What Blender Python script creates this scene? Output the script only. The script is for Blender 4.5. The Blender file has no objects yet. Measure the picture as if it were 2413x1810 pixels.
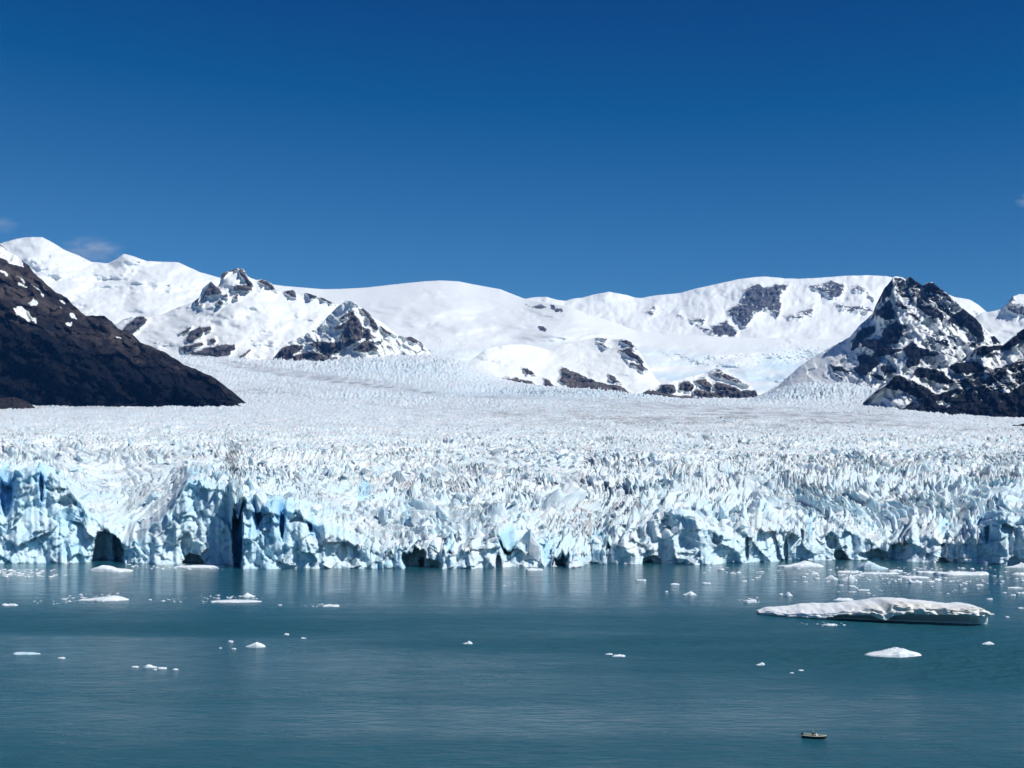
import bpy, bmesh, math, random
import numpy as np
from mathutils import Vector, Matrix

# ------------------------------------------------------------------ camera, sky, sun, exposure
scene = bpy.context.scene
C = scene.collection
R = math.radians
W, H, F = 2413.0, 1810.0, 3000.0          # photograph size and focal length in its pixels
CX, HY, CAMZ = 1206.5, 1130.0, 60.0       # principal column, eye-level row, eye height above the lake (m)

cam_d = bpy.data.cameras.new('camera')
cam = bpy.data.objects.new('camera', cam_d)
C.objects.link(cam)
cam.location = (0, 0, CAMZ)
cam.rotation_euler = (R(90), 0, 0)
cam_d.sensor_width = 36.0
cam_d.lens = F / W * 36.0
cam_d.shift_y = (HY - H / 2) / W
cam_d.clip_start = 1.0
cam_d.clip_end = 90000.0
scene.camera = cam

SUN_AZ, SUN_EL = 121.0, 46.0               # clockwise from the view direction, degrees above the horizon
world = bpy.data.worlds.new('World')
scene.world = world
world.use_nodes = True
wn, wl = world.node_tree.nodes, world.node_tree.links
bg = wn['Background']
sky = wn.new('ShaderNodeTexSky')
sky.sky_type = 'NISHITA'
sky.sun_disc = False
sky.sun_elevation = R(SUN_EL)
sky.sun_rotation = R(SUN_AZ)
sky.altitude = 2500
sky.air_density = 1.0
sky.dust_density = 0.0
sky.ozone_density = 5.0
sep = wn.new('ShaderNodeSeparateColor'); com = wn.new('ShaderNodeCombineColor')   # deep high-altitude blue, as the camera recorded it
wl.new(sky.outputs[0], sep.inputs[0])
for ch, (k, off, lo) in enumerate(((0.92, 1.04, 0.015), (1.267, 1.13, 0.2), (1.273, 1.36, 1.0))):
    ml = wn.new('ShaderNodeMath'); ml.operation = 'MULTIPLY_ADD'; ml.inputs[1].default_value = k; ml.inputs[2].default_value = -k * off
    mx = wn.new('ShaderNodeMath'); mx.operation = 'MAXIMUM'; mx.inputs[1].default_value = lo
    wl.new(sep.outputs[ch], ml.inputs[0]); wl.new(ml.outputs[0], mx.inputs[0]); wl.new(mx.outputs[0], com.inputs[ch])
wl.new(com.outputs[0], bg.inputs[0])
bg.inputs[1].default_value = 0.075

sun_d = bpy.data.lights.new('sun', 'SUN')
sun_d.energy = 4.4
sun_d.angle = R(0.53)
sun_d.color = (1.0, 0.975, 0.93)
sun = bpy.data.objects.new('sun', sun_d)
C.objects.link(sun)
sdir = Vector((math.sin(R(SUN_AZ)) * math.cos(R(SUN_EL)), math.cos(R(SUN_AZ)) * math.cos(R(SUN_EL)), math.sin(R(SUN_EL))))
sun.rotation_euler = sdir.to_track_quat('Z', 'Y').to_euler()
sun.location = (2000, 0, 3000)

scene.view_settings.view_transform = 'Standard'
scene.view_settings.look = 'None'
scene.view_settings.exposure = 0.0
scene.view_settings.gamma = 1.0
scene.render.engine = 'CYCLES'
scene.cycles.max_bounces = 8
scene.cycles.diffuse_bounces = 4
scene.cycles.glossy_bounces = 3
scene.cycles.volume_bounces = 2

# ------------------------------------------------------------------ numpy noise
def _hash(ix, iy, seed):
    h = (ix.astype(np.int64) * 374761393 + iy.astype(np.int64) * 668265263 + seed * 982451653) & 0xffffffff
    h = ((h ^ (h >> 13)) * 1274126177) & 0xffffffff
    h = ((h ^ (h >> 16)) * 2246822519) & 0xffffffff
    return h ^ (h >> 15)

def _rnd(ix, iy, seed):
    return _hash(ix, iy, seed).astype(np.float32) / np.float32(4294967295.0)

def perlin(x, y, seed=0):
    x, y = np.broadcast_arrays(np.asarray(x, np.float64), np.asarray(y, np.float64))
    x0 = np.floor(x); y0 = np.floor(y)
    fx = (x - x0).astype(np.float32); fy = (y - y0).astype(np.float32)
    ix = x0.astype(np.int64); iy = y0.astype(np.int64)
    u = fx * fx * fx * (fx * (fx * 6 - 15) + 10); v = fy * fy * fy * (fy * (fy * 6 - 15) + 10)
    def g(dx, dy):
        a = _rnd(ix + dx, iy + dy, seed) * np.float32(6.2831853)
        return np.cos(a) * (fx - dx) + np.sin(a) * (fy - dy)
    a = g(0, 0) * (1 - u) + g(1, 0) * u
    b = g(0, 1) * (1 - u) + g(1, 1) * u
    return (a * (1 - v) + b * v) * 1.5

def fbm(x, y, seed=0, octaves=4, gain=0.5):
    s = 0; a = 1.0; t = 0
    for o in range(octaves):
        s = s + a * perlin(x * 2.0 ** o + 7.3 * o, y * 2.0 ** o - 3.1 * o, seed + o); t += a; a *= gain
    return s / t

def ridged(x, y, seed=0, octaves=4, gain=0.5):
    s = 0; a = 1.0; t = 0
    for o in range(octaves):
        s = s + a * (1 - 2.0 * np.abs(perlin(x * 2.0 ** o + 5.7 * o, y * 2.0 ** o - 9.1 * o, seed + o))); t += a; a *= gain
    return s / t

def worley(x, y, seed=0, jitter=0.9):
    x, y = np.broadcast_arrays(np.asarray(x, np.float64), np.asarray(y, np.float64))
    ix = np.floor(x).astype(np.int64); iy = np.floor(y).astype(np.int64)
    f1 = np.full(x.shape, 9e9, np.float32); f2 = f1.copy()
    dx1 = np.zeros(x.shape, np.float32); dy1 = dx1.copy()
    cx = ix.copy(); cy = iy.copy()
    for j in (-1, 0, 1):
        for i in (-1, 0, 1):
            gx, gy = ix + i, iy + j
            px = gx + 0.5 + (_rnd(gx, gy, seed) - 0.5) * jitter
            py = gy + 0.5 + (_rnd(gx, gy, seed + 77) - 0.5) * jitter
            dx = (x - px).astype(np.float32); dy = (y - py).astype(np.float32)
            d = np.sqrt(dx * dx + dy * dy)
            near = d < f1
            f2 = np.where(near, f1, np.minimum(f2, d))
            f1 = np.where(near, d, f1)
            dx1 = np.where(near, dx, dx1); dy1 = np.where(near, dy, dy1)
            cx = np.where(near, gx, cx); cy = np.where(near, gy, cy)
    return f1, f2, dx1, dy1, _rnd(cx, cy, seed + 11), _rnd(cx, cy, seed + 23), _rnd(cx, cy, seed + 37)

def sstep(a, b, x):
    t = np.clip((x - a) / (b - a), 0, 1)
    return t * t * (3 - 2 * t)

def P(px, py, D):
    """the point seen at photograph pixel (px, py) when it stands D metres out"""
    return (px - CX) / F * D, D, CAMZ + (HY - py) / F * D

def water_D(py):
    return CAMZ * F / (py - HY)

# ------------------------------------------------------------------ mesh and tagging helpers
def grid_mesh(name, X, Y, Z, attrs=None, mat=None, smooth=True, parent=None):
    nr, nc = X.shape
    co = np.empty((nr * nc, 3), np.float32)
    co[:, 0] = X.ravel(); co[:, 1] = Y.ravel(); co[:, 2] = Z.ravel()
    idx = np.arange(nr * nc, dtype=np.int32).reshape(nr, nc)
    q = np.stack([idx[:-1, :-1], idx[:-1, 1:], idx[1:, 1:], idx[1:, :-1]], -1).reshape(-1, 4)
    me = bpy.data.meshes.new(name)
    me.vertices.add(len(co)); me.vertices.foreach_set('co', co.ravel())
    me.loops.add(q.size); me.loops.foreach_set('vertex_index', q.ravel())
    me.polygons.add(len(q))
    me.polygons.foreach_set('loop_start', np.arange(0, q.size, 4, dtype=np.int32))
    me.polygons.foreach_set('loop_total', np.full(len(q), 4, np.int32))
    me.polygons.foreach_set('use_smooth', np.full(len(q), smooth, bool))
    me.update(calc_edges=True)
    for k, v in (attrs or {}).items():
        a = me.attributes.new(k, 'FLOAT', 'POINT')
        a.data.foreach_set('value', np.ascontiguousarray(v, np.float32).ravel())
    if mat: me.materials.append(mat)
    o = bpy.data.objects.new(name, me)
    C.objects.link(o)
    if parent: o.parent = parent
    return o

def obj(name, bm, mat=None, parent=None, smooth=False):
    me = bpy.data.meshes.new(name)
    bm.to_mesh(me); bm.free()
    for p in me.polygons: p.use_smooth = smooth
    if mat: me.materials.append(mat)
    o = bpy.data.objects.new(name, me)
    C.objects.link(o)
    if parent: o.parent = parent
    return o

def tag(o, label=None, cat=None, group=None, kind=None):
    if label: o['label'] = label
    if cat: o['category'] = cat
    if group: o['group'] = group
    if kind: o['kind'] = kind
    return o

def empty(name, loc=(0, 0, 0), rz=0.0):
    o = bpy.data.objects.new(name, None)
    C.objects.link(o)
    o.location = loc; o.rotation_euler = (0, 0, rz)
    return o

# ------------------------------------------------------------------ materials
def new_mat(name):
    m = bpy.data.materials.new(name)
    m.use_nodes = True
    nt = m.node_tree
    return m, nt.nodes, nt.links, nt.nodes['Principled BSDF']

def N(nodes, t, **kw):
    n = nodes.new(t)
    for k, v in kw.items():
        setattr(n, k, v)
    return n

def mixc(nodes, links, fac, a, b):
    n = nodes.new('ShaderNodeMix'); n.data_type = 'RGBA'
    for s, v in ((0, fac), (6, a), (7, b)):
        if hasattr(v, 'is_output'): links.new(v, n.inputs[s])
        elif s == 0: n.inputs[s].default_value = v
        else: n.inputs[s].default_value = (*v, 1)
    return n.outputs[2]

def math_n(nodes, links, op, a, b=None, c=None, clamp=False):
    n = nodes.new('ShaderNodeMath'); n.operation = op; n.use_clamp = clamp
    for i, v in enumerate((a, b, c)):
        if v is None: continue
        if hasattr(v, 'is_output'): links.new(v, n.inputs[i])
        else: n.inputs[i].default_value = v
    return n.outputs[0]

def ramp(nodes, links, v, lo, hi):
    n = nodes.new('ShaderNodeMapRange'); n.interpolation_type = 'SMOOTHSTEP'
    links.new(v, n.inputs[0])
    n.inputs[1].default_value = lo; n.inputs[2].default_value = hi
    return n.outputs[0]

def noise(nodes, links, scale, detail=5, rough=0.55, stretch=None, rot=None, coord='Object', streak=None):
    tc = nodes.new('ShaderNodeTexCoord')
    out = tc.outputs[coord]
    if streak:                      # (slope angle, elongation): grain running down to the right
        mp = nodes.new('ShaderNodeMapping'); mp.vector_type = 'TEXTURE'
        mp.inputs['Rotation'].default_value = (0, streak[0], 0)
        mp.inputs['Scale'].default_value = (streak[1], 1, 1)
        links.new(out, mp.inputs[0]); out = mp.outputs[0]
    if stretch or rot:
        mp = nodes.new('ShaderNodeMapping')
        if stretch: mp.inputs['Scale'].default_value = stretch
        if rot: mp.inputs['Rotation'].default_value = rot
        links.new(out, mp.inputs[0]); out = mp.outputs[0]
    n = nodes.new('ShaderNodeTexNoise')
    n.inputs['Scale'].default_value = scale
    n.inputs['Detail'].default_value = detail
    n.inputs['Roughness'].default_value = rough
    links.new(out, n.inputs['Vector'])
    return n.outputs[0]

def attr(nodes, name):
    n = nodes.new('ShaderNodeAttribute'); n.attribute_name = name
    return n.outputs['Fac']

def bump(nodes, links, bsdf, h, strength, dist):
    b = nodes.new('ShaderNodeBump')
    b.inputs['Strength'].default_value = strength
    b.inputs['Distance'].default_value = dist
    links.new(h, b.inputs['Height'])
    links.new(b.outputs[0], bsdf.inputs['Normal'])

SNOW = (0.81, 0.84, 0.83)

def mat_ice():
    m, n, l, b = new_mat('glacier_ice')
    fresh, dirt = attr(n, 'fresh'), attr(n, 'dirt')
    n1 = noise(n, l, 0.05, 6)
    f = math_n(n, l, 'ADD', math_n(n, l, 'MINIMUM', fresh, 1.0), math_n(n, l, 'MULTIPLY', math_n(n, l, 'SUBTRACT', n1, 0.5), 1.1), clamp=True)
    col = mixc(n, l, f, (0.78, 0.825, 0.84), (0.50, 0.73, 0.85))
    deep = math_n(n, l, 'SUBTRACT', fresh, 1.0, clamp=True)            # dense bubble-free ice laid open in the clefts
    col = mixc(n, l, deep, col, (0.16, 0.42, 0.74))
    n2 = noise(n, l, 0.02, 6, 0.6, stretch=(1, 0.5, 2))
    d = math_n(n, l, 'MULTIPLY', dirt, ramp(n, l, n2, 0.32, 0.68), clamp=True)
    col = mixc(n, l, d, col, (0.33, 0.335, 0.34))
    l.new(col, b.inputs['Base Color'])
    b.inputs['Roughness'].default_value = 0.55
    b.inputs['Specular IOR Level'].default_value = 0.3
    b.inputs['Subsurface Weight'].default_value = 0.48
    b.inputs['Subsurface Radius'].default_value = (0.45, 0.85, 1.0)
    b.inputs['Subsurface Scale'].default_value = 2.6
    bump(n, l, b, noise(n, l, 0.35, 6, 0.65), 0.7, 1.2)
    return m

def mat_mountain(name, rock_a, rock_b, bump_rock=0.8, scale=0.01, snow=SNOW, speck=0.55, fac=1.0, strat=None, rot=None, mixfreq=0.03, flank_shade=None, streak=None):
    """snow over rock; the point attribute rock says where the rock is bare"""
    m, n, l, b = new_mat(name)
    rk = attr(n, 'rock')
    nb = noise(n, l, mixfreq, 8, 0.68, stretch=strat, streak=streak)
    nf = noise(n, l, mixfreq * 3.6, 5, 0.7, stretch=strat, streak=streak)
    v = math_n(n, l, 'ADD', math_n(n, l, 'MULTIPLY', rk, 0.92), math_n(n, l, 'MULTIPLY', math_n(n, l, 'SUBTRACT', nb, 0.5), speck * 2.6))
    v = math_n(n, l, 'ADD', v, math_n(n, l, 'MULTIPLY', math_n(n, l, 'SUBTRACT', nf, 0.5), speck * 1.3))
    mask = ramp(n, l, v, 0.46, 0.54)
    tone = noise(n, l, scale, 8, 0.65, stretch=strat, streak=streak)
    rc = mixc(n, l, ramp(n, l, tone, 0.35, 0.65), rock_a, rock_b)
    blue = attr(n, 'blue')
    if flank_shade: rc = mixc(n, l, blue, rc, flank_shade)      # shade of the lower flank, painted into the rock colour
    sc = snow if flank_shade else mixc(n, l, blue, snow, (0.56, 0.75, 0.84))
    l.new(mixc(n, l, mask, sc, rc), b.inputs['Base Color'])
    b.inputs['Roughness'].default_value = 0.75
    b.inputs['Specular IOR Level'].default_value = 0.15
    hb = noise(n, l, scale * 2.2, 9, 0.7, stretch=strat, streak=streak)
    amt = math_n(n, l, 'MULTIPLY', hb, math_n(n, l, 'ADD', math_n(n, l, 'MULTIPLY', mask, 1.0), 0.05))
    bump(n, l, b, amt, bump_rock, 0.55 / scale)
    return m

def mat_water():
    m, n, l, b = new_mat('lake_water')
    b.inputs['Base Color'].default_value = (0.014, 0.098, 0.136, 1)
    b.inputs['IOR'].default_value = 1.33
    b.inputs['Specular IOR Level'].default_value = 0.36
    patch = noise(n, l, 0.0042, 3, 0.5, stretch=(0.42, 1.6, 1))
    tc = n.new('ShaderNodeTexCoord'); sx = n.new('ShaderNodeSeparateXYZ'); l.new(tc.outputs['Object'], sx.inputs[0])
    yy = math_n(n, l, 'ADD', sx.outputs[1], math_n(n, l, 'MULTIPLY', math_n(n, l, 'SUBTRACT', patch, 0.5), 420.0))
    w = math_n(n, l, 'SUBTRACT', 1.0, ramp(n, l, yy, 480.0, 720.0))          # sheltered, calmer water under the ice cliff
    w = math_n(n, l, 'MULTIPLY', w, math_n(n, l, 'ADD', 0.34, math_n(n, l, 'MULTIPLY', ramp(n, l, patch, 0.42, 0.58), 0.66)))
    big = noise(n, l, 0.006, 4, 0.6, stretch=(0.5, 1.0, 1))
    yn = math_n(n, l, 'ADD', math_n(n, l, 'ADD', sx.outputs[1], math_n(n, l, 'MULTIPLY', sx.outputs[0], 0.45)), math_n(n, l, 'MULTIPLY', math_n(n, l, 'SUBTRACT', big, 0.5), 190.0))
    w = math_n(n, l, 'MULTIPLY', w, math_n(n, l, 'ADD', 0.55, math_n(n, l, 'MULTIPLY', ramp(n, l, yn, 370.0, 450.0), 0.45)))     # a light breeze patch in the foreground
    r = n.new('ShaderNodeMapRange'); l.new(w, r.inputs[0]); r.inputs[3].default_value = 0.10; r.inputs[4].default_value = 0.60
    fine = noise(n, l, 0.16, 4, 0.6, stretch=(0.5, 1.0, 1))
    l.new(math_n(n, l, 'ADD', r.outputs[0], math_n(n, l, 'MULTIPLY', math_n(n, l, 'SUBTRACT', fine, 0.5), 0.26)), b.inputs['Roughness'])
    h1 = noise(n, l, 0.34, 5, 0.62, stretch=(0.45, 1.0, 1))
    h2 = noise(n, l, 0.09, 3, 0.5, stretch=(0.5, 1.0, 1))
    hh = math_n(n, l, 'ADD', h1, math_n(n, l, 'MULTIPLY', h2, 1.2))
    hh = math_n(n, l, 'MULTIPLY', hh, math_n(n, l, 'ADD', math_n(n, l, 'MULTIPLY', w, 0.8), 0.2))
    bump(n, l, b, hh, 1.0, 2.6)
    return m

def mat_berg(name, top=(0.86, 0.88, 0.88), side=(0.60, 0.74, 0.80), dirt=0.0):
    m, n, l, b = new_mat(name)
    n1 = noise(n, l, 0.25, 6, 0.6)
    col = mixc(n, l, ramp(n, l, n1, 0.42, 0.66), top, side)
    if dirt:
        n2 = noise(n, l, 0.32, 7, 0.7, stretch=(1, 1, 1.6))
        front = attr(n, 'dirt')
        col = mixc(n, l, math_n(n, l, 'MULTIPLY', front, 0.6), col, (0.80, 0.77, 0.67))
        col = mixc(n, l, math_n(n, l, 'MULTIPLY', math_n(n, l, 'MULTIPLY', ramp(n, l, n2, 0.53, 0.66), dirt), front), col, (0.16, 0.14, 0.11))
    l.new(col, b.inputs['Base Color'])
    b.inputs['Roughness'].default_value = 0.5
    b.inputs['Specular IOR Level'].default_value = 0.3
    bump(n, l, b, noise(n, l, 0.8, 6, 0.65), 0.5, 0.35)
    return m

def mat_plain(name, col, rough=0.5, var=0.25, scale=3.0):
    m, n, l, b = new_mat(name)
    n1 = noise(n, l, scale, 4)
    l.new(mixc(n, l, n1, tuple(c * (1 - var) for c in col), tuple(min(1, c * (1 + var)) for c in col)), b.inputs['Base Color'])
    b.inputs['Roughness'].default_value = rough
    return m

def blur1(v, sig, step):
    k = max(1, int(3 * sig / step)); w = np.exp(-0.5 * (np.arange(-k, k + 1) * step / sig) ** 2); w /= w.sum()
    return np.convolve(np.pad(v, k, mode='edge'), w, 'valid')

# ------------------------------------------------------------------ lake
def build_water():
    bm = bmesh.new()
    vs = [bm.verts.new(v) for v in ((-6000, -2500, 0), (6000, -2500, 0), (6000, 2400, 0), (-6000, 2400, 0))]
    bm.faces.new(vs)
    tag(obj('lake_water', bm, mat_water()), 'still blue-green glacial lake reflecting the ice front', kind='structure')
build_water()

# ------------------------------------------------------------------ glacier
def ip(x, pts):
    a = np.array(pts, float)
    return np.interp(x, a[:, 0], a[:, 1])

WATERLINE = [(-400, 1322), (0, 1325), (230, 1325), (310, 1328), (540, 1329), (572, 1339), (820, 1340), (1110, 1340), (1200, 1337), (1370, 1336),
             (1395, 1329), (1560, 1328), (1640, 1331), (1720, 1329), (1790, 1325), (1860, 1321), (2100, 1320), (2210, 1326), (2413, 1332), (2800, 1336)]
CLIFF = [(-400, 1130), (-200, 1110), (0, 1098), (60, 1104), (140, 1122), (170, 1150), (210, 1200), (250, 1236), (300, 1266), (322, 1262), (350, 1238), (400, 1196),
         (430, 1150), (445, 1128), (480, 1140), (545, 1140), (572, 1158), (640, 1172), (700, 1192), (760, 1230), (830, 1268), (880, 1290), (930, 1296), (1000, 1282),
         (1060, 1300), (1100, 1292), (1170, 1265), (1210, 1272), (1260, 1298), (1330, 1300), (1385, 1302), (1440, 1264), (1520, 1222), (1580, 1200), (1640, 1216),
         (1700, 1256), (1800, 1240), (1900, 1246), (2000, 1240), (2080, 1272), (2150, 1250), (2250, 1268), (2300, 1240), (2340, 1206), (2413, 1216), (2600, 1240), (2800, 1230)]
PROFILE = [  # distance, photograph row of the mean ice surface by column
    (1080, [(-400, 1095), (200, 1110), (600, 1122), (1200, 1150), (1800, 1150), (2413, 1150), (2800, 1150)]),
    (1250, [(-400, 1058), (600, 1066), (1200, 1080), (2413, 1086), (2800, 1086)]),
    (1650, [(-400, 1020), (1200, 1035), (2800, 1045)]),
    (2500, [(-400, 990), (1200, 998), (2800, 1012)]),
    (4200, [(-400, 963), (0, 962), (540, 957), (1200, 956), (2090, 968), (2413, 980), (2800, 985)]),
    (5500, [(-400, 948), (540, 936), (1200, 934), (1700, 950), (2090, 950), (2800, 968)]),
    (8000, [(-400, 930), (300, 850), (400, 836), (600, 848), (740, 854), (850, 842), (1000, 836), (1080, 848), (1130, 876), (1180, 893), (1300, 912), (1500, 934), (1640, 944), (1790, 942),
            (1830, 912), (1900, 884), (2000, 862), (2100, 858), (2800, 900)])]

def serac(u, v, cell, seed, ang=0.5, elong=1.7):
    """a field of broken ice blocks: each cell carries a tilted, ridged top; slots between them"""
    wx = u + cell * 0.5 * fbm(u / cell / 2.0, v / cell / 2.0, seed + 5, 2)
    wy = v + cell * 0.5 * fbm(u / cell / 2.0 + 31, v / cell / 2.0, seed + 6, 2)
    th = ang + 1.57 + 0.9 * perlin(u / 170.0, v / 170.0, seed + 8)
    c, s_ = np.cos(th), np.sin(th)
    a0 = (wx * c + wy * s_) / cell; b0 = (-wx * s_ + wy * c) / cell / elong
    f1, f2, dx, dy, r1, r2, r3 = worley(a0, b0, seed, 1.0)
    phi = (r1 - 0.5) * 3.0
    a = dx * np.cos(phi) + dy * np.sin(phi)
    b = -dx * np.sin(phi) + dy * np.cos(phi)
    top = 0.15 + 0.8 * r2 ** 1.6 - (0.3 + 1.5 * r3) * np.abs(a) - 1.3 * (r1 - 0.5) * b
    edge = sstep(0.0, 0.30, f2 - f1)
    return edge * (0.2 + top) - (1 - edge) * (0.05 + 0.35 * r2)

GL = {}
def build_glacier():
    px = np.arange(-230, 2650, 2.65)
    Df = water_D(ip(px, WATERLINE)) + 9 * fbm(px / 45.0, px * 0, 3, 4) + 9
    near = np.arange(0, 360, 1.35)
    far = [near[-1]]; s = 1.35
    while far[-1] < 7150:
        s *= 1.009; far.append(far[-1] + s)
    off = np.concatenate([near, np.array(far[1:])])
    D = Df[None, :] + off[:, None]
    PX = np.broadcast_to(px[None, :], D.shape)
    # mean surface
    zc = CAMZ + (HY - (ip(px, CLIFF) + 14 + 16 * fbm(px / 34.0, px * 0 + 3, 4, 4, 0.6))) / F * Df
    zs = [zc]; ds = [Df]
    for dist, pts in PROFILE:
        zs.append(CAMZ + (HY - blur1(ip(px, pts), 22.0, 2.65)) / F * dist); ds.append(np.full_like(px, dist))
    Z = np.empty_like(D)
    zs = np.array(zs); ds = np.array(ds)
    for k in range(len(zs) - 1):
        t = (D - ds[k]) / (ds[k + 1] - ds[k])
        m = (t >= 0) & ((t < 1) | (k == len(zs) - 2))
        zz = zs[k] + (zs[k + 1] - zs[k]) * (np.clip(t, 0, 1.02) if k else np.clip(t, 0, 1) ** 0.85)
        Z = np.where(m, zz, Z)
    X = (PX - CX) / F * D
    Y = D
    PY0 = HY - (Z - CAMZ) * F / D
    # serac relief
    o = np.broadcast_to(off[:, None], D.shape)
    slab = np.exp(-(((PX - 300) / 150) ** 2 + ((PY0 - 1170) / 75) ** 2)) + np.exp(-(((PX - 840 - (PY0 - 1210) * 1.4) / 90) ** 2 + ((PY0 - 1210) / 70) ** 2))
    slab = np.clip(slab, 0, 1)
    n_zone = 0.75 + 0.55 * fbm(X / 260.0, Y / 260.0, 60, 3)
    a1 = 6.8 * (1 - 0.5 * sstep(250, 1300, o)) * (1 - 0.62 * slab) * n_zone * (0.55 + 0.45 * sstep(0, 60, o))
    rough = sstep(0.25, -0.25, fbm(X / 130.0, Y / 160.0, 62, 3))
    s1 = serac(X, Y, 15.0, 100, 0.4)
    s2 = serac(X + 900, Y, 32.0, 200, 0.7)
    s5 = serac(X, Y + 700, 52.0, 350, 0.9)
    nearw = 1 - sstep(60, 420, o)
    Zr = a1 * (0.50 * s1 * (0.6 + 0.6 * rough) * (1 - 0.55 * nearw) + (0.62 + 0.85 * nearw) * s2 + (0.5 + 0.9 * nearw) * s5) + 7 * fbm(X / 60.0, Y / 60.0, 63, 4) * (1 - 0.5 * slab)
    streak = ridged((X + 0.8 * Y) / 16.0, (Y - 0.6 * X) / 120.0, 44, 3) * slab * 1.1
    s4 = serac(X, Y, 52.0, 400, 0.4) * (0.4 + 1.2 * np.clip(fbm(X / 260., Y / 330., 402, 3) + 0.4, 0, 1.2)) + 0.6 * serac(X, Y + 90, 27.0, 404, 0.8)
    PYf = PY0
    fall = np.exp(-(((PX - 800) / 330) ** 2 + ((PYf - 850 - (PX - 800) * 0.05) / 30) ** 2)) + np.exp(-(((PX - 1400) / 500) ** 2 + ((PYf - 928) / 16) ** 2)) \
        + 0.3 * np.exp(-(((PX - 1930) / 160) ** 2 + ((PYf - 890) / 55) ** 2))
    fall = np.clip(fall, 0, 1)
    flow_y = np.interp(PX, [300, 430, 600, 800, 1000, 1200, 1400, 1700, 2000, 2413, 2800], [800, 832, 868, 895, 917, 934, 948, 967, 984, 1005, 1020])
    smooth_band = np.exp(-((PYf - flow_y - 2) / 10.0) ** 2) * sstep(420, 700, PX) * sstep(2300, 1900, PX)
    farw = sstep(1500, 4000, o)
    Zr = Zr * (1 - 0.5 * farw) * (1 - 0.8 * smooth_band) + farw * s4 * (4.5 + 13 * fall) * (1 - 0.85 * smooth_band)
    lean_x = (0.6 * perlin(X / 110.0, Y / 90.0, 65) + 0.55 * perlin(X / 26.0, Y / 26.0, 66)) * sstep(10, 60, o) * (1 - farw)
    X = X + np.clip(Zr, -8, 14) * lean_x
    arcs = ridged((Y + 0.12 * X + 40 * fbm(X / 150.0, Y / 150.0, 67, 3)) / 75.0, X / 420.0, 68, 2)
    Zr = Zr + 3.2 * arcs * sstep(40, 200, o) * (1 - 0.6 * farw) * (0.4 + 0.9 * rough)
    Z = Z + Zr + streak + farw * 22 * fbm(X / 700.0, Y / 700.0, 9, 3)
    # ice cliff: rows from under the lake up to the first surface row
    nc = 84
    t = np.linspace(0, 1, nc)[:, None]
    ztop = Z[0][None, :]
    Zc = -4 + (ztop + 4) * t
    lean = -0.24 * (ztop - Zc) - 2.0 * np.sin(t * 3.1416)
    Xc = (px - CX)[None, :] / F * Df[None, :] + 0 * t
    PYc = HY - (Zc - CAMZ) * F / Df[None, :]
    wx = Xc + 2.5 * fbm(Xc / 16, Zc / 16, 71, 2); wz = Zc + 2.5 * fbm(Xc / 16 + 40, Zc / 16, 72, 2)
    f1, f2, dx, dy, r1, r2, r3 = worley(wx / 17.0 + wz / 45.0, wz / 17.0, 500, 1.0)
    d1 = (r1 - 0.5) * 3.2 + dx * (r2 - 0.5) * 19 + dy * (r3 - 0.35) * 16
    f1, f2, dx, dy, r1, r2, r3 = worley(wx / 6.5 - wz / 16.0, wz / 6.0, 520, 1.0)
    d2 = (r1 - 0.5) * 1.0 + dx * (r2 - 0.5) * 7 + dy * (r3 - 0.35) * 6
    d3 = 7.0 * ridged(wx / 50.0, wz / 90.0, 530, 2) + 2.2 * ridged(wx / 9.0 + wz / 30.0, wz / 60.0, 535, 2) - 2.4 * ridged(wx / 15.0 + wz / 60.0, wz / 18.0, 540, 4) + 1.2 * fbm(wx / 4.0, wz / 4.0, 541, 3)
    talus = np.clip(fbm(Xc / 26.0, Xc * 0, 545, 3) + 0.08, 0, 1) * 30 * np.exp(-np.maximum(Zc, 0) / 4.0)
    disp = d1 + d2 + d3 - talus * 0.6 - 3.0
    PXc = np.broadcast_to(px[None, :], Zc.shape)
    cave_n = 9 * fbm(PXc / 26.0, PYc / 26.0, 560, 3)
    caves = [(252, 1315, 38, 62, 34), (280, 1290, 14, 50, 20), (455, 1330, 26, 26, 26), (440, 1285, 14, 30, 10), (560, 1262, 13, 88, 42), (566, 1180, 14, 22, 18), (976, 1316, 26, 40, 34), (1012, 1334, 26, 16, 22),
             (665, 1225, 6, 34, 16), (608, 1205, 7, 34, 12), (732, 1230, 6, 26, 12), (15, 1160, 16, 44, 18), (98, 1140, 5, 46, 12), (820, 1300, 30, 32, 10), (1195, 1268, 20, 22, 20), (1295, 1305, 9, 40, 20),
             (1326, 1318, 17, 24, 22), (1535, 1322, 24, 12, 14), (1060, 1285, 8, 22, 12), (1175, 1330, 8, 22, 16), (1690, 1270, 14, 16, 12), (1890, 1250, 4, 26, 12), (1960, 1275, 14, 22, 12),
             (1980, 1310, 14, 14, 12), (2060, 1308, 36, 12, 14), (2325, 1240, 6, 40, 12), (2220, 1250, 6, 40, 14), (1420, 1280, 26, 12, 8), (1760, 1290, 5, 30, 12), (1852, 1300, 5, 30, 12), (160, 1180, 24, 14, 8)]
    for cx, cy, rx, ry, dep in caves:
        q = ((PXc - cx + cave_n * 0.6 * rx / 20) / rx) ** 2 + ((PYc - cy + cave_n) / ry) ** 2
        disp = disp + dep * sstep(1.15, 0.7, q)
    blend = sstep(1.0, 0.93, t)
    disp = disp * blend + (1 - blend) * 0
    Dc = Df[None, :] + lean + disp
    Xc = (px - CX)[None, :] / F * Dc
    # a deep cleft also splits the surface behind the cliff
    for cx, wid, dep, back in ((560, 7, 16, 14), (15, 12, 9, 14), (1292, 8, 9, 14), (1196, 14, 7, 12), (665, 6, 6, 10)):
        Z = Z - dep * np.exp(-((PX - cx - 0.25 * o) / wid) ** 2) * np.exp(-(o / back) ** 2)
    Zc = -4 + (Z[0][None, :] + 4) * t
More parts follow.
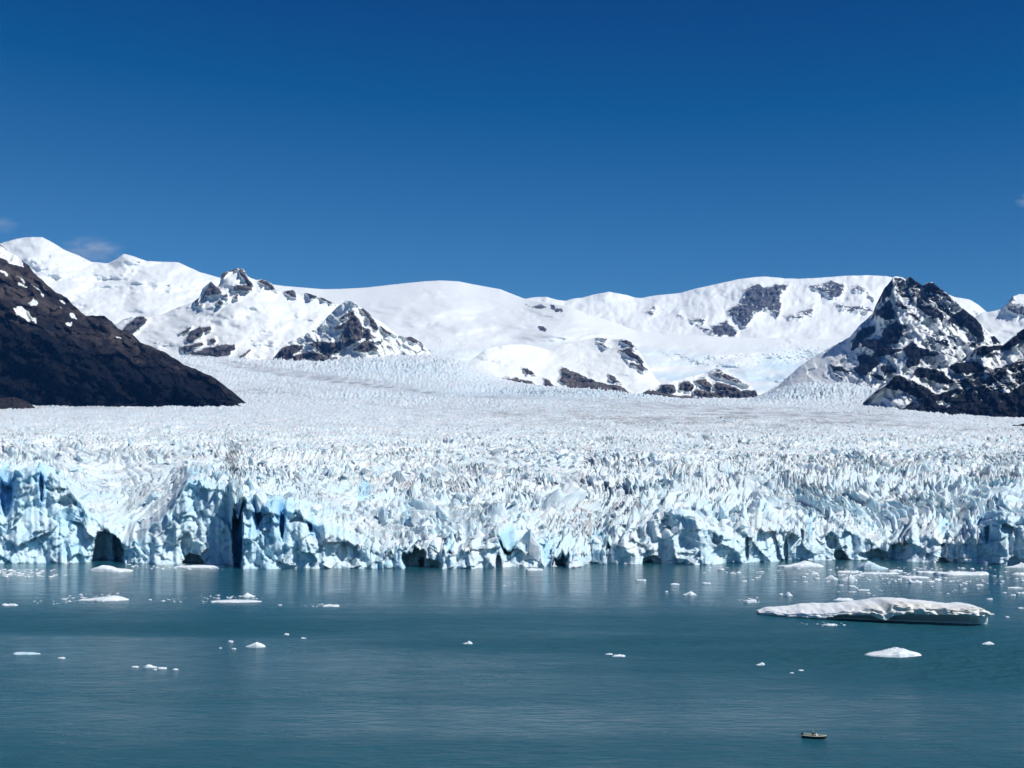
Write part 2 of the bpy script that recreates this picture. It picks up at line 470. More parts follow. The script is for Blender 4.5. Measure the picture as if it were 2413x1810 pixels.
    Xa = np.concatenate([Xc[:-1], X]); Ya = np.concatenate([Dc[:-1], Y]); Za = np.concatenate([Zc[:-1], Z])
    PXa = np.concatenate([PXc[:-1], PX]); PYa = HY - (Za - CAMZ) * F / Ya
    oa = np.concatenate([np.full_like(Zc[:-1], -1.0), o])
    patch = fbm(Xa / 60.0, (Ya + Za * 3) / 60.0, 90, 3)
    fresh = np.where(oa < 0, 0.52 + 0.6 * patch, 0.20 + 0.22 * sstep(260, 0, oa) + 0.35 * patch)
    fresh = fresh + 0.25 * np.exp(-((PXa - 90) / 160) ** 2) * (oa < 40) + 0.2 * np.exp(-((PXa - 560) / 190) ** 2) * (oa < 40)
    fresh = np.clip(fresh, 0, 1)
    bn = 0.35 * fbm(PXa / 18.0, PYa / 30.0, 95, 3)
    for cx, cy, rx, ry, am in ((640, 1200, 60, 36, .75), (606, 1205, 12, 50, 1.), (664, 1222, 10, 44, 1.), (735, 1235, 10, 34, .9), (10, 1150, 26, 60, 1.), (98, 1150, 14, 60, .9), (563, 1250, 14, 90, .9), (455, 1122, 16, 26, .8), (858, 1150, 16, 44, 1.), (960, 1205, 10, 24, .8), (1060, 1285, 10, 26, .9),
                               (1195, 1270, 26, 28, 1.), (1290, 1300, 12, 44, .8), (1410, 1270, 34, 18, .7), (2335, 1245, 40, 60, .55), (2225, 1230, 10, 40, .8), (1908, 1235, 8, 40, .8), (1880, 1160, 10, 26, .6), (1720, 1115, 8, 20, .6), (1560, 1145, 10, 30, .5), (170, 1260, 30, 60, .3), (270, 1300, 30, 50, .5), (1020, 1060, 20, 40, .4)):
        fresh = fresh + am * 0.85 * sstep(1.6, 0.1, ((PXa - cx + bn * 18) / rx) ** 2 + ((PYa - cy) / ry) ** 2 + bn) * (oa < 260)
    fa = np.concatenate([np.zeros_like(Zc[:-1]), fall])
    fresh = (fresh + 0.32 * fa) * (1 - 0.6 * sstep(6000, 7000, oa))
    dn = fbm(PXa / 240.0, PYa / 14.0, 91, 4)
    dirt = 0.9 * np.exp(-(((PXa - 1650) / 480) ** 2 + ((PYa - 985 - (PXa - 1650) * 0.02) / 26) ** 2)) + 0.55 * np.exp(-(((PXa - 620) / 130) ** 2 + ((PYa - 925) / 14) ** 2)) \
        + 0.8 * np.exp(-(((PXa - 190) / 130) ** 2 + ((PYa - 958) / 9) ** 2)) + 0.7 * np.concatenate([np.zeros_like(Zc[:-1]), smooth_band]) + 0.5 * np.exp(-(((PXa - 2090) / 50) ** 2 + ((PYa - 945) / 26) ** 2))
    fy = np.interp(PXa, [300, 430, 600, 800, 1000, 1200, 1400, 1700, 2000, 2413, 2800], [800, 832, 868, 895, 917, 934, 948, 967, 984, 1005, 1020])
    bands = sstep(0.02, 0.45, fbm((PYa - fy) / 9.0, PXa / 900.0, 97, 4)) * sstep(-34, -4, PYa - fy) * sstep(80, 25, PYa - fy) * (oa > 1200)
    dirt = dirt + 0.75 * bands
    dirt = dirt * (0.75 + dn) + 0.34 * np.concatenate([np.zeros_like(Zc[:-1]), slab]) + 0.16 * sstep(30, 120, oa) * (0.6 + 1.5 * dn)
    dirt = np.clip(dirt, 0, 1)
    GL['ncol'] = X.shape[1]; GL['ncliff'] = nc - 1
    g = grid_mesh('glacier', Xa, Ya, Za, {'fresh': np.clip(fresh, 0, 2), 'dirt': dirt}, mat_ice(), smooth=True)
    tag(g, 'wide crevassed blue-white glacier ending in an ice cliff at the lake', kind='structure')
    return g
glacier = build_glacier()

# ------------------------------------------------------------------ mountains
def Z1(pts): return [(x * 0.31645, 500 + y * 0.31645) for x, y in pts]
def Z2(pts): return [(600 + x * 0.31645, 500 + y * 0.31645) for x, y in pts]
def Z3(pts): return [(1200 + x * 0.31645, 500 + y * 0.31645) for x, y in pts]
def Z4(pts): return [(1713 + x * 0.31645, 500 + y * 0.31645) for x, y in pts]

def poly_field(X, Y, polys, soft=4.2, warp=3.0, seed=1):
    """0..1 field: how far inside any of the outlines (a value per outline caps it)"""
    xs = X + warp * fbm(X / 14.0, Y / 14.0, seed, 3) * 2
    ys = Y + warp * fbm(X / 14.0 + 50, Y / 14.0, seed + 9, 3) * 2
    out = np.zeros(X.shape, np.float32)
    for pts, val in polys:
        p = np.array(pts, float)
        lo, hi = p.min(0) - 12, p.max(0) + 12
        sel = (xs > lo[0]) & (xs < hi[0]) & (ys > lo[1]) & (ys < hi[1])
        if not sel.any(): continue
        x, y = xs[sel], ys[sel]
        dist = np.full(x.shape, 1e9); inside = np.zeros(x.shape, bool)
        for k in range(len(p)):
            (x0, y0), (x1, y1) = p[k], p[(k + 1) % len(p)]
            ex, ey = x1 - x0, y1 - y0
            t = np.clip(((x - x0) * ex + (y - y0) * ey) / (ex * ex + ey * ey + 1e-9), 0, 1)
            dist = np.minimum(dist, np.hypot(x - x0 - t * ex, y - y0 - t * ey))
            if y0 != y1:
                inside ^= ((y0 > y) != (y1 > y)) & (x < (x1 - x0) * (y - y0) / (y1 - y0) + x0)
        sd = np.where(inside, dist, -dist)
        f = np.clip(0.5 + sd / soft * 0.5, 0, 1) * val
        out[sel] = np.maximum(out[sel], f)
    return out

def layer(name, label, sky_pts, base_pts, d_base, d_sky, mat, rocks=(), snows=(), rock0=0.0, step=2.6, nt=110, relief=None, jag=1.5, jag_f=16.0, seed=1,
          warp=3.0, curve=1.0, blue=None, back=1200.0, rock_relief=0.0):
    """a mountain flank: a ridge line and a foot line, each at its own distance, with the slope between them and the far side behind"""
    sp = np.array(sky_pts, float)
    px = np.arange(sp[0, 0], sp[-1, 0] + step, step)
    sk = np.interp(px, sp[:, 0], sp[:, 1]) + jag * fbm(px / jag_f, px * 0 + seed, seed, 4)
    bs = ip(px, base_pts)
    bs = np.maximum(bs, sk + 4)
    db = ip(px, d_base) if isinstance(d_base, list) else np.full_like(px, d_base)
    dk = ip(px, d_sky) if isinstance(d_sky, list) else np.full_like(px, d_sky)
    t = np.linspace(0, 1, nt)[:, None]
    PX = np.broadcast_to(px[None, :], (nt, len(px)))
    def blur(v, sig):
        k = max(1, int(3 * sig / step)); w = np.exp(-0.5 * (np.arange(-k, k + 1) * step / sig) ** 2); w /= w.sum()
        return np.convolve(np.pad(v, k, mode='edge'), w, 'valid')
    db, dk = blur1(db, 55.0, step), blur1(dk, 55.0, step)
    sigs = [0.0, 8.0, 20.0, 45.0, 90.0]
    lv = np.stack([sk] + [blur(sk, q) for q in sigs[1:]])
    want = np.clip((1 - t[:, 0]) * 150.0, 0, 90.0)
    SK = np.empty((nt, len(px)))
    for r_ in range(nt):
        k = min(int(np.searchsorted(sigs, want[r_], 'right')) - 1, len(sigs) - 2)
        f_ = (want[r_] - sigs[k]) / (sigs[k + 1] - sigs[k])
        SK[r_] = lv[k] * (1 - f_) + lv[k + 1] * f_
    PY = bs + (np.minimum(SK, bs - 2) - bs) * t
    D = db + (dk - db) * t ** curve
    rock = np.full(PX.shape, rock0, np.float32)
    if rocks: rock = np.maximum(rock, poly_field(PX, PY, rocks, warp=warp, seed=seed + 3))
    if snows: rock = rock * (1 - poly_field(PX, PY, snows, warp=warp, seed=seed + 4))
    if relief is not None: D = D + relief(PX, PY, t)
    if rock_relief: D = D - rock_relief * rock * (0.6 + ridged(PX / 13.0 + PY / 30.0, PY / 16.0, seed + 21, 4))
    X, Y, Zw = P(PX, PY, D)
    # far side of the ridge
    bt = np.linspace(0, 1, 9)[1:, None]
    zb = Zw[0].min() - 60
    Yb = Y[-1] + back * bt
    Zb = Zw[-1] - (Zw[-1] - zb) * bt ** 1.3
    Xb = X[-1] + 0 * bt
    X = np.concatenate([X, Xb]); Y = np.concatenate([Y, Yb]); Zw = np.concatenate([Zw, Zb])
    rock = np.concatenate([rock, np.repeat(rock[-1:], 8, 0)])
    bl = np.zeros_like(rock)
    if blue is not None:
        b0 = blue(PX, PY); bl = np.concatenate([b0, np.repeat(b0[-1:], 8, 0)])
    o = grid_mesh(name, X, Y, Zw, {'rock': rock, 'blue': bl}, mat, smooth=True)
    return tag(o, label, kind='structure')

def V(pts, v=1.0): return (pts, v)

def facets(X, Y, cell, seed, th=0.8, el=1.8):
    """angular rock planes"""
    a = (X * math.cos(th) + Y * math.sin(th)) / cell / el; b = (-X * math.sin(th) + Y * math.cos(th)) / cell
    f1, f2, dx, dy, r1, r2, r3 = worley(a + 0.2 * fbm(a, b, seed + 2, 2), b + 0.2 * fbm(a + 9, b, seed + 3, 2), seed, 1.0)
    return (r1 - 0.5) * 0.5 + dx * (r2 - 0.5) * 2.0 + dy * (r3 - 0.5) * 2.0


m_far = mat_mountain('far_snow_and_rock', streak=(1.1, 2.0), rock_a=(0.06, 0.065, 0.08), rock_b=(0.16, 0.16, 0.17), scale=0.006, bump_rock=0.7, mixfreq=0.012, speck=0.75)
m_mid = mat_mountain('mid_snow_and_rock', (0.06, 0.056, 0.058), (0.17, 0.15, 0.135), streak=(0.45, 2.2), scale=0.012, bump_rock=0.7, mixfreq=0.02)
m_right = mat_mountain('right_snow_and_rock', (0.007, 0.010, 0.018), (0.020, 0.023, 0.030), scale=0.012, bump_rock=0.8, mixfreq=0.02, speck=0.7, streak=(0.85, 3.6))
m_left = mat_mountain('left_brown_rock', (0.012, 0.012, 0.015), (0.096, 0.080, 0.070), flank_shade=(0.003, 0.004, 0.007), scale=0.006, bump_rock=0.45, mixfreq=0.03, streak=(0.5, 2.2), speck=0.35)

m_hill = mat_mountain('moraine_gravel', (0.016, 0.015, 0.016), (0.045, 0.038, 0.034), scale=0.03, bump_rock=0.6, speck=0.1)

def rel_snow(a, s, seed):
    return lambda X, Y, t: a * (fbm(X / s, Y / (s * 0.45), seed, 5, 0.45) + 0.35 * ridged(X / (s * 0.5), Y / (s * 0.2), seed + 5, 3) * sstep(0.0, 0.4, fbm(X / 140., Y / 70., seed + 8, 2) + 0.1))

# far left snow mountain
layer('snow_mountain', 'tall smooth snow mountain on the far left skyline',
      [(-420, 600), (-200, 590), (-60, 585), (0, 574), (40, 562), (75, 558.5), (100, 559), (125, 572), (150, 588), (185, 602), (215, 617), (255, 620.5), (275, 610), (291, 598), (312, 603), (345, 615), (385, 617), (420, 618),
       (470, 641), (520, 655), (580, 672), (700, 690), (800, 720)], [(-420, 850), (800, 850)], 11800, [(-420, 15500), (800, 14800)], m_far,
      rocks=[V(Z1([(350, 340), (375, 325), (385, 350), (360, 358)]), .8), V(Z1([(960, 335), (1000, 350), (1080, 380), (1040, 395), (980, 365)]), .55), V(Z1([(1375, 635), (1405, 635), (1400, 655)]), .8),
             V(Z1([(955, 430), (1000, 440), (1020, 480), (980, 470)]), .42), V(Z1([(1170, 540), (1260, 540), (1240, 575), (1190, 565)]), .42)],
      relief=rel_snow(290, 100, 31), jag=0.8, seed=31)

layer('snow_plateau', 'broad snow massif with dark rock face on the right skyline',
      Z4([(-1700, 700), (-1555, 660), (-1480, 640), (-1420, 632)]) + [(1290, 700), (1310, 706), (1332, 709), (1352, 703), (1370, 702), (1400, 694), (1436, 687.5), (1460, 692), (1480, 696), (1495, 701), (1510, 702.5), (1545, 696), (1600, 691), (1640, 680), (1690, 669), (1740, 658), (1780, 652.5),
       (1810, 652), (1850, 656), (1885, 657), (1940, 654), (1990, 650), (2050, 648.5), (2090, 651), (2130, 660), (2200, 680), (2250, 700), (2285, 706), (2305, 718), (2325, 735), (2400, 760), (2700, 780)],
      [(1100, 850), (2700, 850)], 12600, [(1100, 15200), (2700, 15800)], m_far,
      rocks=[V(Z4([(130, 570), (235, 530), (300, 560), (380, 535), (460, 540), (440, 580), (400, 610), (400, 760), (370, 790), (320, 740), (260, 730), (200, 760), (150, 850), (110, 860), (80, 800), (20, 760), (0, 730), (60, 700), (110, 680)]), .78),
             V(Z4([(600, 550), (690, 540), (780, 510), (870, 530), (890, 570), (840, 620), (780, 650), (720, 600), (660, 580)]), .66), V(Z4([(920, 560), (990, 545), (1040, 570), (1020, 600), (960, 600)]), .62),
             V(Z4([(1040, 590), (1110, 650), (1090, 665), (1050, 625)]), .7), V(Z4([(420, 770), (520, 760), (640, 690), (640, 760), (540, 800), (480, 810)]), .52), V(Z4([(800, 670), (900, 690), (1010, 690), (1090, 720), (1050, 760), (960, 740), (850, 740)]), .54),
             V(Z4([(-120, 850), (0, 820), (60, 860), (90, 890), (60, 920), (-20, 930), (-100, 910)]), .8), V(Z3([(1400, 840), (1500, 880), (1560, 870), (1620, 810), (1700, 880), (1690, 920), (1560, 920), (1480, 900)]), .7),
             V(Z3([(1010, 740), (1080, 690), (1120, 740), (1060, 780)]), .5), V(Z3([(1190, 770), (1260, 730), (1300, 790)]), .47), V(Z3([(1340, 790), (1470, 780), (1440, 830), (1350, 820)]), .55), V(Z4([(1850, 740), (1880, 750), (1870, 770)]), .6)],
      relief=lambda X, Y, t: 190 * fbm(X / 90., Y / 50., 41, 5, 0.42) + 55 * ridged(X / 34., Y / 45., 46, 4) * sstep(0.2, 0.6, t), jag=1.0, seed=41, rock_relief=150, nt=105)

layer('far_peak', 'small snow capped rock peak at the far right edge',
      Z4([(1850, 780), (1900, 748), (2000, 735), (2050, 715), (2100, 660), (2130, 625), (2170, 612), (2212, 610), (2350, 600), (2600, 700), (2900, 760)]), [(2200, 900), (2700, 900)], 10500, 11800, m_far,
      rocks=[V(Z4([(2030, 745), (2100, 660), (2130, 630), (2140, 670), (2212, 700), (2400, 700), (2400, 780), (2212, 770), (2130, 760), (2080, 720)]), .7)], relief=rel_snow(80, 50, 51), jag=1.5, seed=51, nt=70, rock_relief=120)

layer('snow_dome', 'wide smooth white snow dome in the middle of the skyline',
      [(560, 690), (640, 670), (670, 674), (760, 681.5), (800, 681), (860, 678), (950, 668), (1000, 663), (1040, 661), (1080, 663), (1120, 671), (1180, 682), (1230, 702), (1250, 707.5), (1280, 712), (1340, 722), (1400, 745), (1440, 757), (1500, 780), (1560, 787), (1640, 790),
       (1700, 794), (1760, 796), (1850, 797), (1930, 800), (2000, 800), (2150, 800), (2700, 830)], [(560, 960), (1100, 940), (1800, 985), (2700, 985)], 8700, [(560, 14000), (1200, 13500), (1300, 12300), (1600, 11800), (2700, 11600)], m_far,
      rocks=[V(Z3([(105, 680), (150, 690), (250, 685), (285, 705), (250, 730), (200, 725)]), .8), V(Z3([(300, 690), (330, 685), (415, 745), (380, 750), (310, 725)]), .85), V(Z3([(545, 735), (600, 765), (580, 768)]), .8), V(Z3([(215, 855), (240, 848), (280, 875), (260, 890), (225, 878)]), 1.0)],
      relief=lambda X, Y, t: 250 * fbm(X / 150., Y / 34., 61, 4, 0.45) * (1 - 0.8 * sstep(0.75, 0.95, t)) + 32 * (serac(X * 1.0, Y * 2.6, 14.0, 640, 0.6) - 0.2) * np.clip(np.exp(-(((X - 960) / 190) ** 2 + ((Y - 822) / 26) ** 2)) + 0.7 * np.exp(-(((X - 1950) / 200) ** 2 + ((Y - 835) / 34) ** 2)) + 0.5 * np.exp(-(((X - 1650) / 260) ** 2 + ((Y - 850) / 30) ** 2)), 0, 1) + 60 * fbm(X / 26., Y / 10., 64, 4) * sstep(0.1, 0.5, fbm(X / 120., Y / 30., 66, 2) + sstep(0.5, 0.2, t) * 0.5),
      blue=lambda X, Y: np.clip(0.9 * sstep(800, 860, Y) * (0.3 + 0.9 * fbm(X / 120., Y / 20., 68, 3) + 0.5 * sstep(1750, 1900, X)), 0, 1), jag=0.4, seed=61, nt=125, back=2500)

layer('snow_ridge', 'snow slope with dark rock knobs left of the snow dome',
      [(180, 850), (240, 790), (290, 752), (318, 745), (345, 746), (380, 742), (420, 724), (455, 712), (470, 700), (478, 678), (497, 663), (512, 678), (520, 664), (521, 645), (545, 636), (562, 632), (574, 634), (583, 650), (590, 655), (605, 660), (617, 658), (628, 662), (640, 668), (650, 685),
       (672, 686), (690, 683), (700, 692), (722, 690), (740, 696), (756, 700), (790, 716), (830, 722), (900, 760), (1000, 840)], [(180, 900), (1000, 900)], 8700, 10400, m_mid,
      rocks=[V(Z1([(1520, 600), (1570, 510), (1620, 560), (1660, 600), (1600, 620), (1530, 625), (1470, 690), (1450, 700), (1500, 650)])), V(Z1([(1445, 640), (1490, 630), (1480, 680), (1450, 690)]), .8),
             V(Z1([(1650, 490), (1645, 460), (1700, 440), (1770, 415), (1810, 425), (1840, 480), (1870, 520), (1880, 545), (1840, 530), (1800, 480), (1780, 430), (1700, 450), (1670, 480)])), V(Z1([(1730, 555), (1760, 540), (1870, 545), (1880, 582), (1740, 582)])),
             V(Z1([(1925, 520), (1950, 495), (1980, 505), (2020, 525), (2060, 590), (2030, 575), (1990, 545)])), V(Z1([(1615, 680), (1640, 650), (1665, 670), (1650, 695)])), V(Z1([(1660, 620), (1700, 612), (1690, 645)])), V(Z1([(1740, 635), (1775, 612), (1765, 650)])),
             V(Z1([(2120, 590), (2200, 575), (2205, 635), (2170, 628)])), V(Z2([(380, 600), (430, 588), (465, 630), (420, 648)])), V(Z2([(485, 640), (510, 626), (600, 683), (560, 675), (520, 662)])), V(Z1([(1480, 695), (1510, 690), (1500, 710)])),
             V(Z1([(1330, 910), (1400, 860), (1430, 855), (1400, 890), (1340, 917)])), V(Z1([(1380, 960), (1410, 890), (1500, 855), (1575, 850), (1570, 880), (1520, 890), (1510, 925), (1400, 975)])), V(Z1([(1350, 1000), (1500, 970), (1520, 985), (1420, 1020), (1360, 1045)])),
             V(Z1([(1365, 1055), (1500, 1020), (1640, 980), (1760, 985), (1740, 1030), (1680, 1085), (1560, 1075), (1460, 1065)]), .85), V(Z1([(1555, 950), (1600, 930), (1610, 970), (1580, 990)])), V(Z1([(1760, 1088), (1870, 1020), (1820, 1080)])),
             V(Z1([(900, 880), (1000, 790), (1050, 773), (1095, 795), (1060, 850), (990, 905)]))],
      relief=rel_snow(105, 60, 71), jag=1.2, jag_f=8, seed=71, warp=2.0, rock_relief=110, nt=120)

layer('rock_pyramid', 'pointed dark rock pyramid with snow streaks above the glacier',
      Z2([(60, 1150), (130, 1100), (200, 1010), (250, 970), (340, 930), (430, 880), (480, 850), (540, 780), (620, 700), (690, 655), (735, 668), (775, 700), (810, 715), (850, 752), (920, 830), (980, 880), (1050, 915), (1110, 925), (1170, 930), (1240, 970), (1300, 1040), (1360, 1130)]),
      [(600, 890), (1060, 890)], 8100, [(600, 8200), (830, 8900), (1060, 8300)], m_mid,
      rocks=[V(Z2([(125, 1108), (200, 1010), (280, 985), (360, 990), (340, 1030), (280, 1060), (300, 1075), (200, 1108)])), V(Z2([(180, 1115), (330, 1050), (440, 1030), (560, 1090), (500, 1140), (380, 1135)])), V(Z2([(400, 980), (480, 950), (560, 970), (640, 960), (660, 1020), (600, 1060), (540, 1090), (480, 1040)]), .8),
             V(Z2([(640, 920), (680, 830), (735, 745), (800, 830), (820, 930), (740, 980), (680, 1005), (650, 980)])), V(Z2([(580, 880), (600, 850), (700, 820), (660, 870)])), V(Z2([(610, 800), (680, 760), (740, 738), (720, 762), (640, 802)])), V(Z2([(785, 712), (830, 728), (880, 790), (925, 860), (910, 888), (870, 860), (850, 800)])),
             V(Z2([(810, 860), (860, 870), (880, 940), (830, 950)])), V(Z2([(730, 1030), (820, 950), (890, 960), (920, 1020), (820, 1052)]), .9), V(Z2([(940, 848), (1000, 878), (1050, 920), (1000, 912), (950, 888)])), V(Z2([(1125, 940), (1170, 926), (1240, 968), (1190, 975)])), V(Z2([(570, 1080), (620, 1080), (615, 1112)])),
             V(Z2([(715, 660), (775, 698), (740, 692)]))],
      relief=lambda X, Y, t: 0.55 * np.abs((X - 836) - (Y - 735) * 0.22) * sstep(0, 0.5, t) * 4.2 - 120 + 60 * fbm(X / 30., Y / 22., 81, 4) + 70 * facets(X, Y, 22., 84) + 35 * facets(X, Y, 10., 85), jag=1.2, jag_f=9, seed=81, warp=2.0, rock_relief=70, nt=110, step=2.0)

layer('snow_knoll', 'rounded snow knoll with brown rock outcrops rising from the glacier',
      Z2([(1480, 1200), (1560, 1150), (1640, 1080), (1720, 1022), (1800, 1000), (1900, 985)]) + Z3([(110, 985), (220, 1005), (300, 1030), (400, 985), (560, 950), (655, 932), (760, 948), (855, 944), (910, 970), (950, 1010), (1005, 1100), (1045, 1170), (1100, 1250), (1180, 1330), (1300, 1400)]),
      [(1060, 960), (1620, 970)], 8050, [(1060, 8400), (1400, 9300), (1620, 8400)], m_mid,
      rocks=[V(Z3([(-40, 1235), (0, 1230), (90, 1250), (100, 1295), (0, 1290)]), .9), V(Z3([(100, 1250), (170, 1260), (235, 1312), (110, 1300)])), V(Z3([(100, 1165), (140, 1165), (205, 1210), (130, 1215)]), .85), V(Z3([(255, 1240), (300, 1245), (320, 1290), (390, 1310), (400, 1340), (270, 1320)])),
             V(Z3([(375, 1165), (400, 1150), (560, 1220), (700, 1275), (840, 1290), (960, 1390), (760, 1380), (600, 1370), (500, 1350), (430, 1310), (370, 1250), (390, 1210)]), .82), V(Z3([(740, 1215), (770, 1218), (822, 1262), (770, 1272)])),
             V(Z3([(655, 933), (735, 943), (720, 962), (690, 955)]), .9), V(Z3([(648, 965), (740, 1000), (720, 1012)]), .9), V(Z3([(830, 955), (880, 946), (950, 1015), (900, 1003)]), .95), V(Z3([(820, 1030), (900, 1010), (960, 1060), (1005, 1110), (1000, 1155), (930, 1095), (860, 1060)]), .8),
             V(Z3([(865, 1100), (960, 1130), (1040, 1170), (1000, 1195), (900, 1135)]), .75), V(Z2([(1850, 1235), (1960, 1230), (2000, 1295), (1880, 1290)]), .85), V(Z2([(1768, 1240), (1800, 1282), (1770, 1280)]))],
      relief=rel_snow(45, 60, 91), jag=0.8, seed=91, warp=2.2, rock_relief=60, nt=120, step=2.2)

layer('rock_hump', 'low dark rock hump with snow bands beside the icefall',
      Z3([(880, 1420), (960, 1375), (1003, 1340), (1060, 1310), (1130, 1280), (1260, 1250), (1440, 1200), (1500, 1180), (1545, 1160), (1600, 1180), (1700, 1230), (1790, 1283), (1832, 1325), (1862, 1385), (1880, 1460)]),
      [(1470, 970), (1800, 970)], 8020, [(1470, 8100), (1690, 8600), (1800, 8150)], m_mid,
      rocks=[V(Z3([(985, 1335), (1050, 1322), (1200, 1355), (1350, 1370), (1480, 1400), (1400, 1430), (1100, 1420), (985, 1400)])), V(Z3([(1100, 1325), (1150, 1278), (1230, 1283), (1242, 1340), (1190, 1350)]), .9), V(Z3([(1260, 1320), (1280, 1268), (1350, 1256), (1380, 1290), (1340, 1342)]), .95),
             V(Z3([(1375, 1260), (1450, 1233), (1512, 1290), (1510, 1342), (1440, 1300)])), V(Z3([(1370, 1340), (1400, 1315), (1520, 1340), (1640, 1310), (1740, 1330), (1830, 1325), (1880, 1385), (1850, 1460), (1650, 1450), (1480, 1430)])), V(Z3([(1515, 1280), (1560, 1268), (1680, 1300), (1740, 1342), (1640, 1332), (1540, 1322)])),
             V(Z3([(1490, 1220), (1545, 1160), (1600, 1182), (1790, 1283), (1700, 1277), (1600, 1242)]), .62)],
      relief=lambda X, Y, t: 60 * fbm(X / 40., Y / 24., 101, 4), jag=1.0, seed=101, warp=2.0, rock_relief=70, nt=80, step=2.0)

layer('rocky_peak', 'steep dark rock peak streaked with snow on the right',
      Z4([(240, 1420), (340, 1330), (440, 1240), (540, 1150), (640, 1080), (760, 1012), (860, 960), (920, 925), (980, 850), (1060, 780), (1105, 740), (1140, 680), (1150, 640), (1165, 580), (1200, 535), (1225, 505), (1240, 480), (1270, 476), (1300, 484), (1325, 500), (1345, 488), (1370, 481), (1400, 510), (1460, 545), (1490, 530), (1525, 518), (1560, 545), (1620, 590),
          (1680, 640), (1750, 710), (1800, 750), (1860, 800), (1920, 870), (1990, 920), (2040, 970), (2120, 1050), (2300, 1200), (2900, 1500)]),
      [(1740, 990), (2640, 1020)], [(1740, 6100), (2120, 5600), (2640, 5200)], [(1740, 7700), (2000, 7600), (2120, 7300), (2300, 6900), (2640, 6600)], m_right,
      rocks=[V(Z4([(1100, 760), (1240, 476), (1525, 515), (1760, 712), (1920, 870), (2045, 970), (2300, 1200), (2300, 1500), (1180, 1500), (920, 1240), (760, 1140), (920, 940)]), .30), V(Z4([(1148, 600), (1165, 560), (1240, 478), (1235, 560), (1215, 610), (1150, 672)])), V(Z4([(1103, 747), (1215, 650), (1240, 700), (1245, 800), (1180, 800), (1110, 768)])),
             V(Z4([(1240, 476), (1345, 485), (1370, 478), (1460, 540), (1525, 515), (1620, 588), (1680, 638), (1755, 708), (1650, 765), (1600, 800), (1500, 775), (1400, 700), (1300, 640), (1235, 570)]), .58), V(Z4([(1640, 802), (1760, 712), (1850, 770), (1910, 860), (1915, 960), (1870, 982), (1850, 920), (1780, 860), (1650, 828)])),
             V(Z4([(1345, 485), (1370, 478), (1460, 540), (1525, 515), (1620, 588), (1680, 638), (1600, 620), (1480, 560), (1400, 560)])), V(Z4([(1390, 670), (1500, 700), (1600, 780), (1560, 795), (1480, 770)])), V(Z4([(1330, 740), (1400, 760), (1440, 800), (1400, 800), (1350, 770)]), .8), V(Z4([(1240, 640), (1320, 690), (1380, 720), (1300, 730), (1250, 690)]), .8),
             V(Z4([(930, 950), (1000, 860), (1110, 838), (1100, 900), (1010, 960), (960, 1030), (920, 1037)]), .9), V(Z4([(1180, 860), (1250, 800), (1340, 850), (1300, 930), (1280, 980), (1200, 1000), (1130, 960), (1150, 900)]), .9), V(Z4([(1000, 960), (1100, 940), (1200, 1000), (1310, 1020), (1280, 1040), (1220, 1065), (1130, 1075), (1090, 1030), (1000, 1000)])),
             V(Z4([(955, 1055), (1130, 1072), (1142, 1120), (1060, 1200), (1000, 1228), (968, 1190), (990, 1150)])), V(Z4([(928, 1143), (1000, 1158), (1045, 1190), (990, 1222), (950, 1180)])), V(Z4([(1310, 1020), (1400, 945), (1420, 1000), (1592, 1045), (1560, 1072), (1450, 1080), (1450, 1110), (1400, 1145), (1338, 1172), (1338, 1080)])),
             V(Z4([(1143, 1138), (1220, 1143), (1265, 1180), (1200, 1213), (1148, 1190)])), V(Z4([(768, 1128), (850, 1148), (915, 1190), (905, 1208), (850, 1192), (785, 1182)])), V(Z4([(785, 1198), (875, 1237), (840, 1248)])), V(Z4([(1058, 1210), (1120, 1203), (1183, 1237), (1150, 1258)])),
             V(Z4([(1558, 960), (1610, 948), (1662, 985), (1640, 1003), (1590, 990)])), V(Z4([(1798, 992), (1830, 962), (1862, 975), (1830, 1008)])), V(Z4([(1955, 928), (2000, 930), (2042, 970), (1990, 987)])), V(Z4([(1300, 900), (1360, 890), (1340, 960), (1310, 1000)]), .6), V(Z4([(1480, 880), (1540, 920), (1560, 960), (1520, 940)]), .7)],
      relief=lambda X, Y, t: (0.25 + 0.75 * sstep(1960, 2080, X)) * (80 * fbm(X / 60., Y / 60., 111, 5) + 80 * ridged((X + Y * 0.9) / 60., (Y - 0.9 * X) / 150., 116, 5) + 120 * facets(X, Y, 30., 118) + 60 * facets(X, Y, 13., 119)), jag=3.0, jag_f=11, seed=111, warp=2.6, rock_relief=60, nt=170, step=2.3)

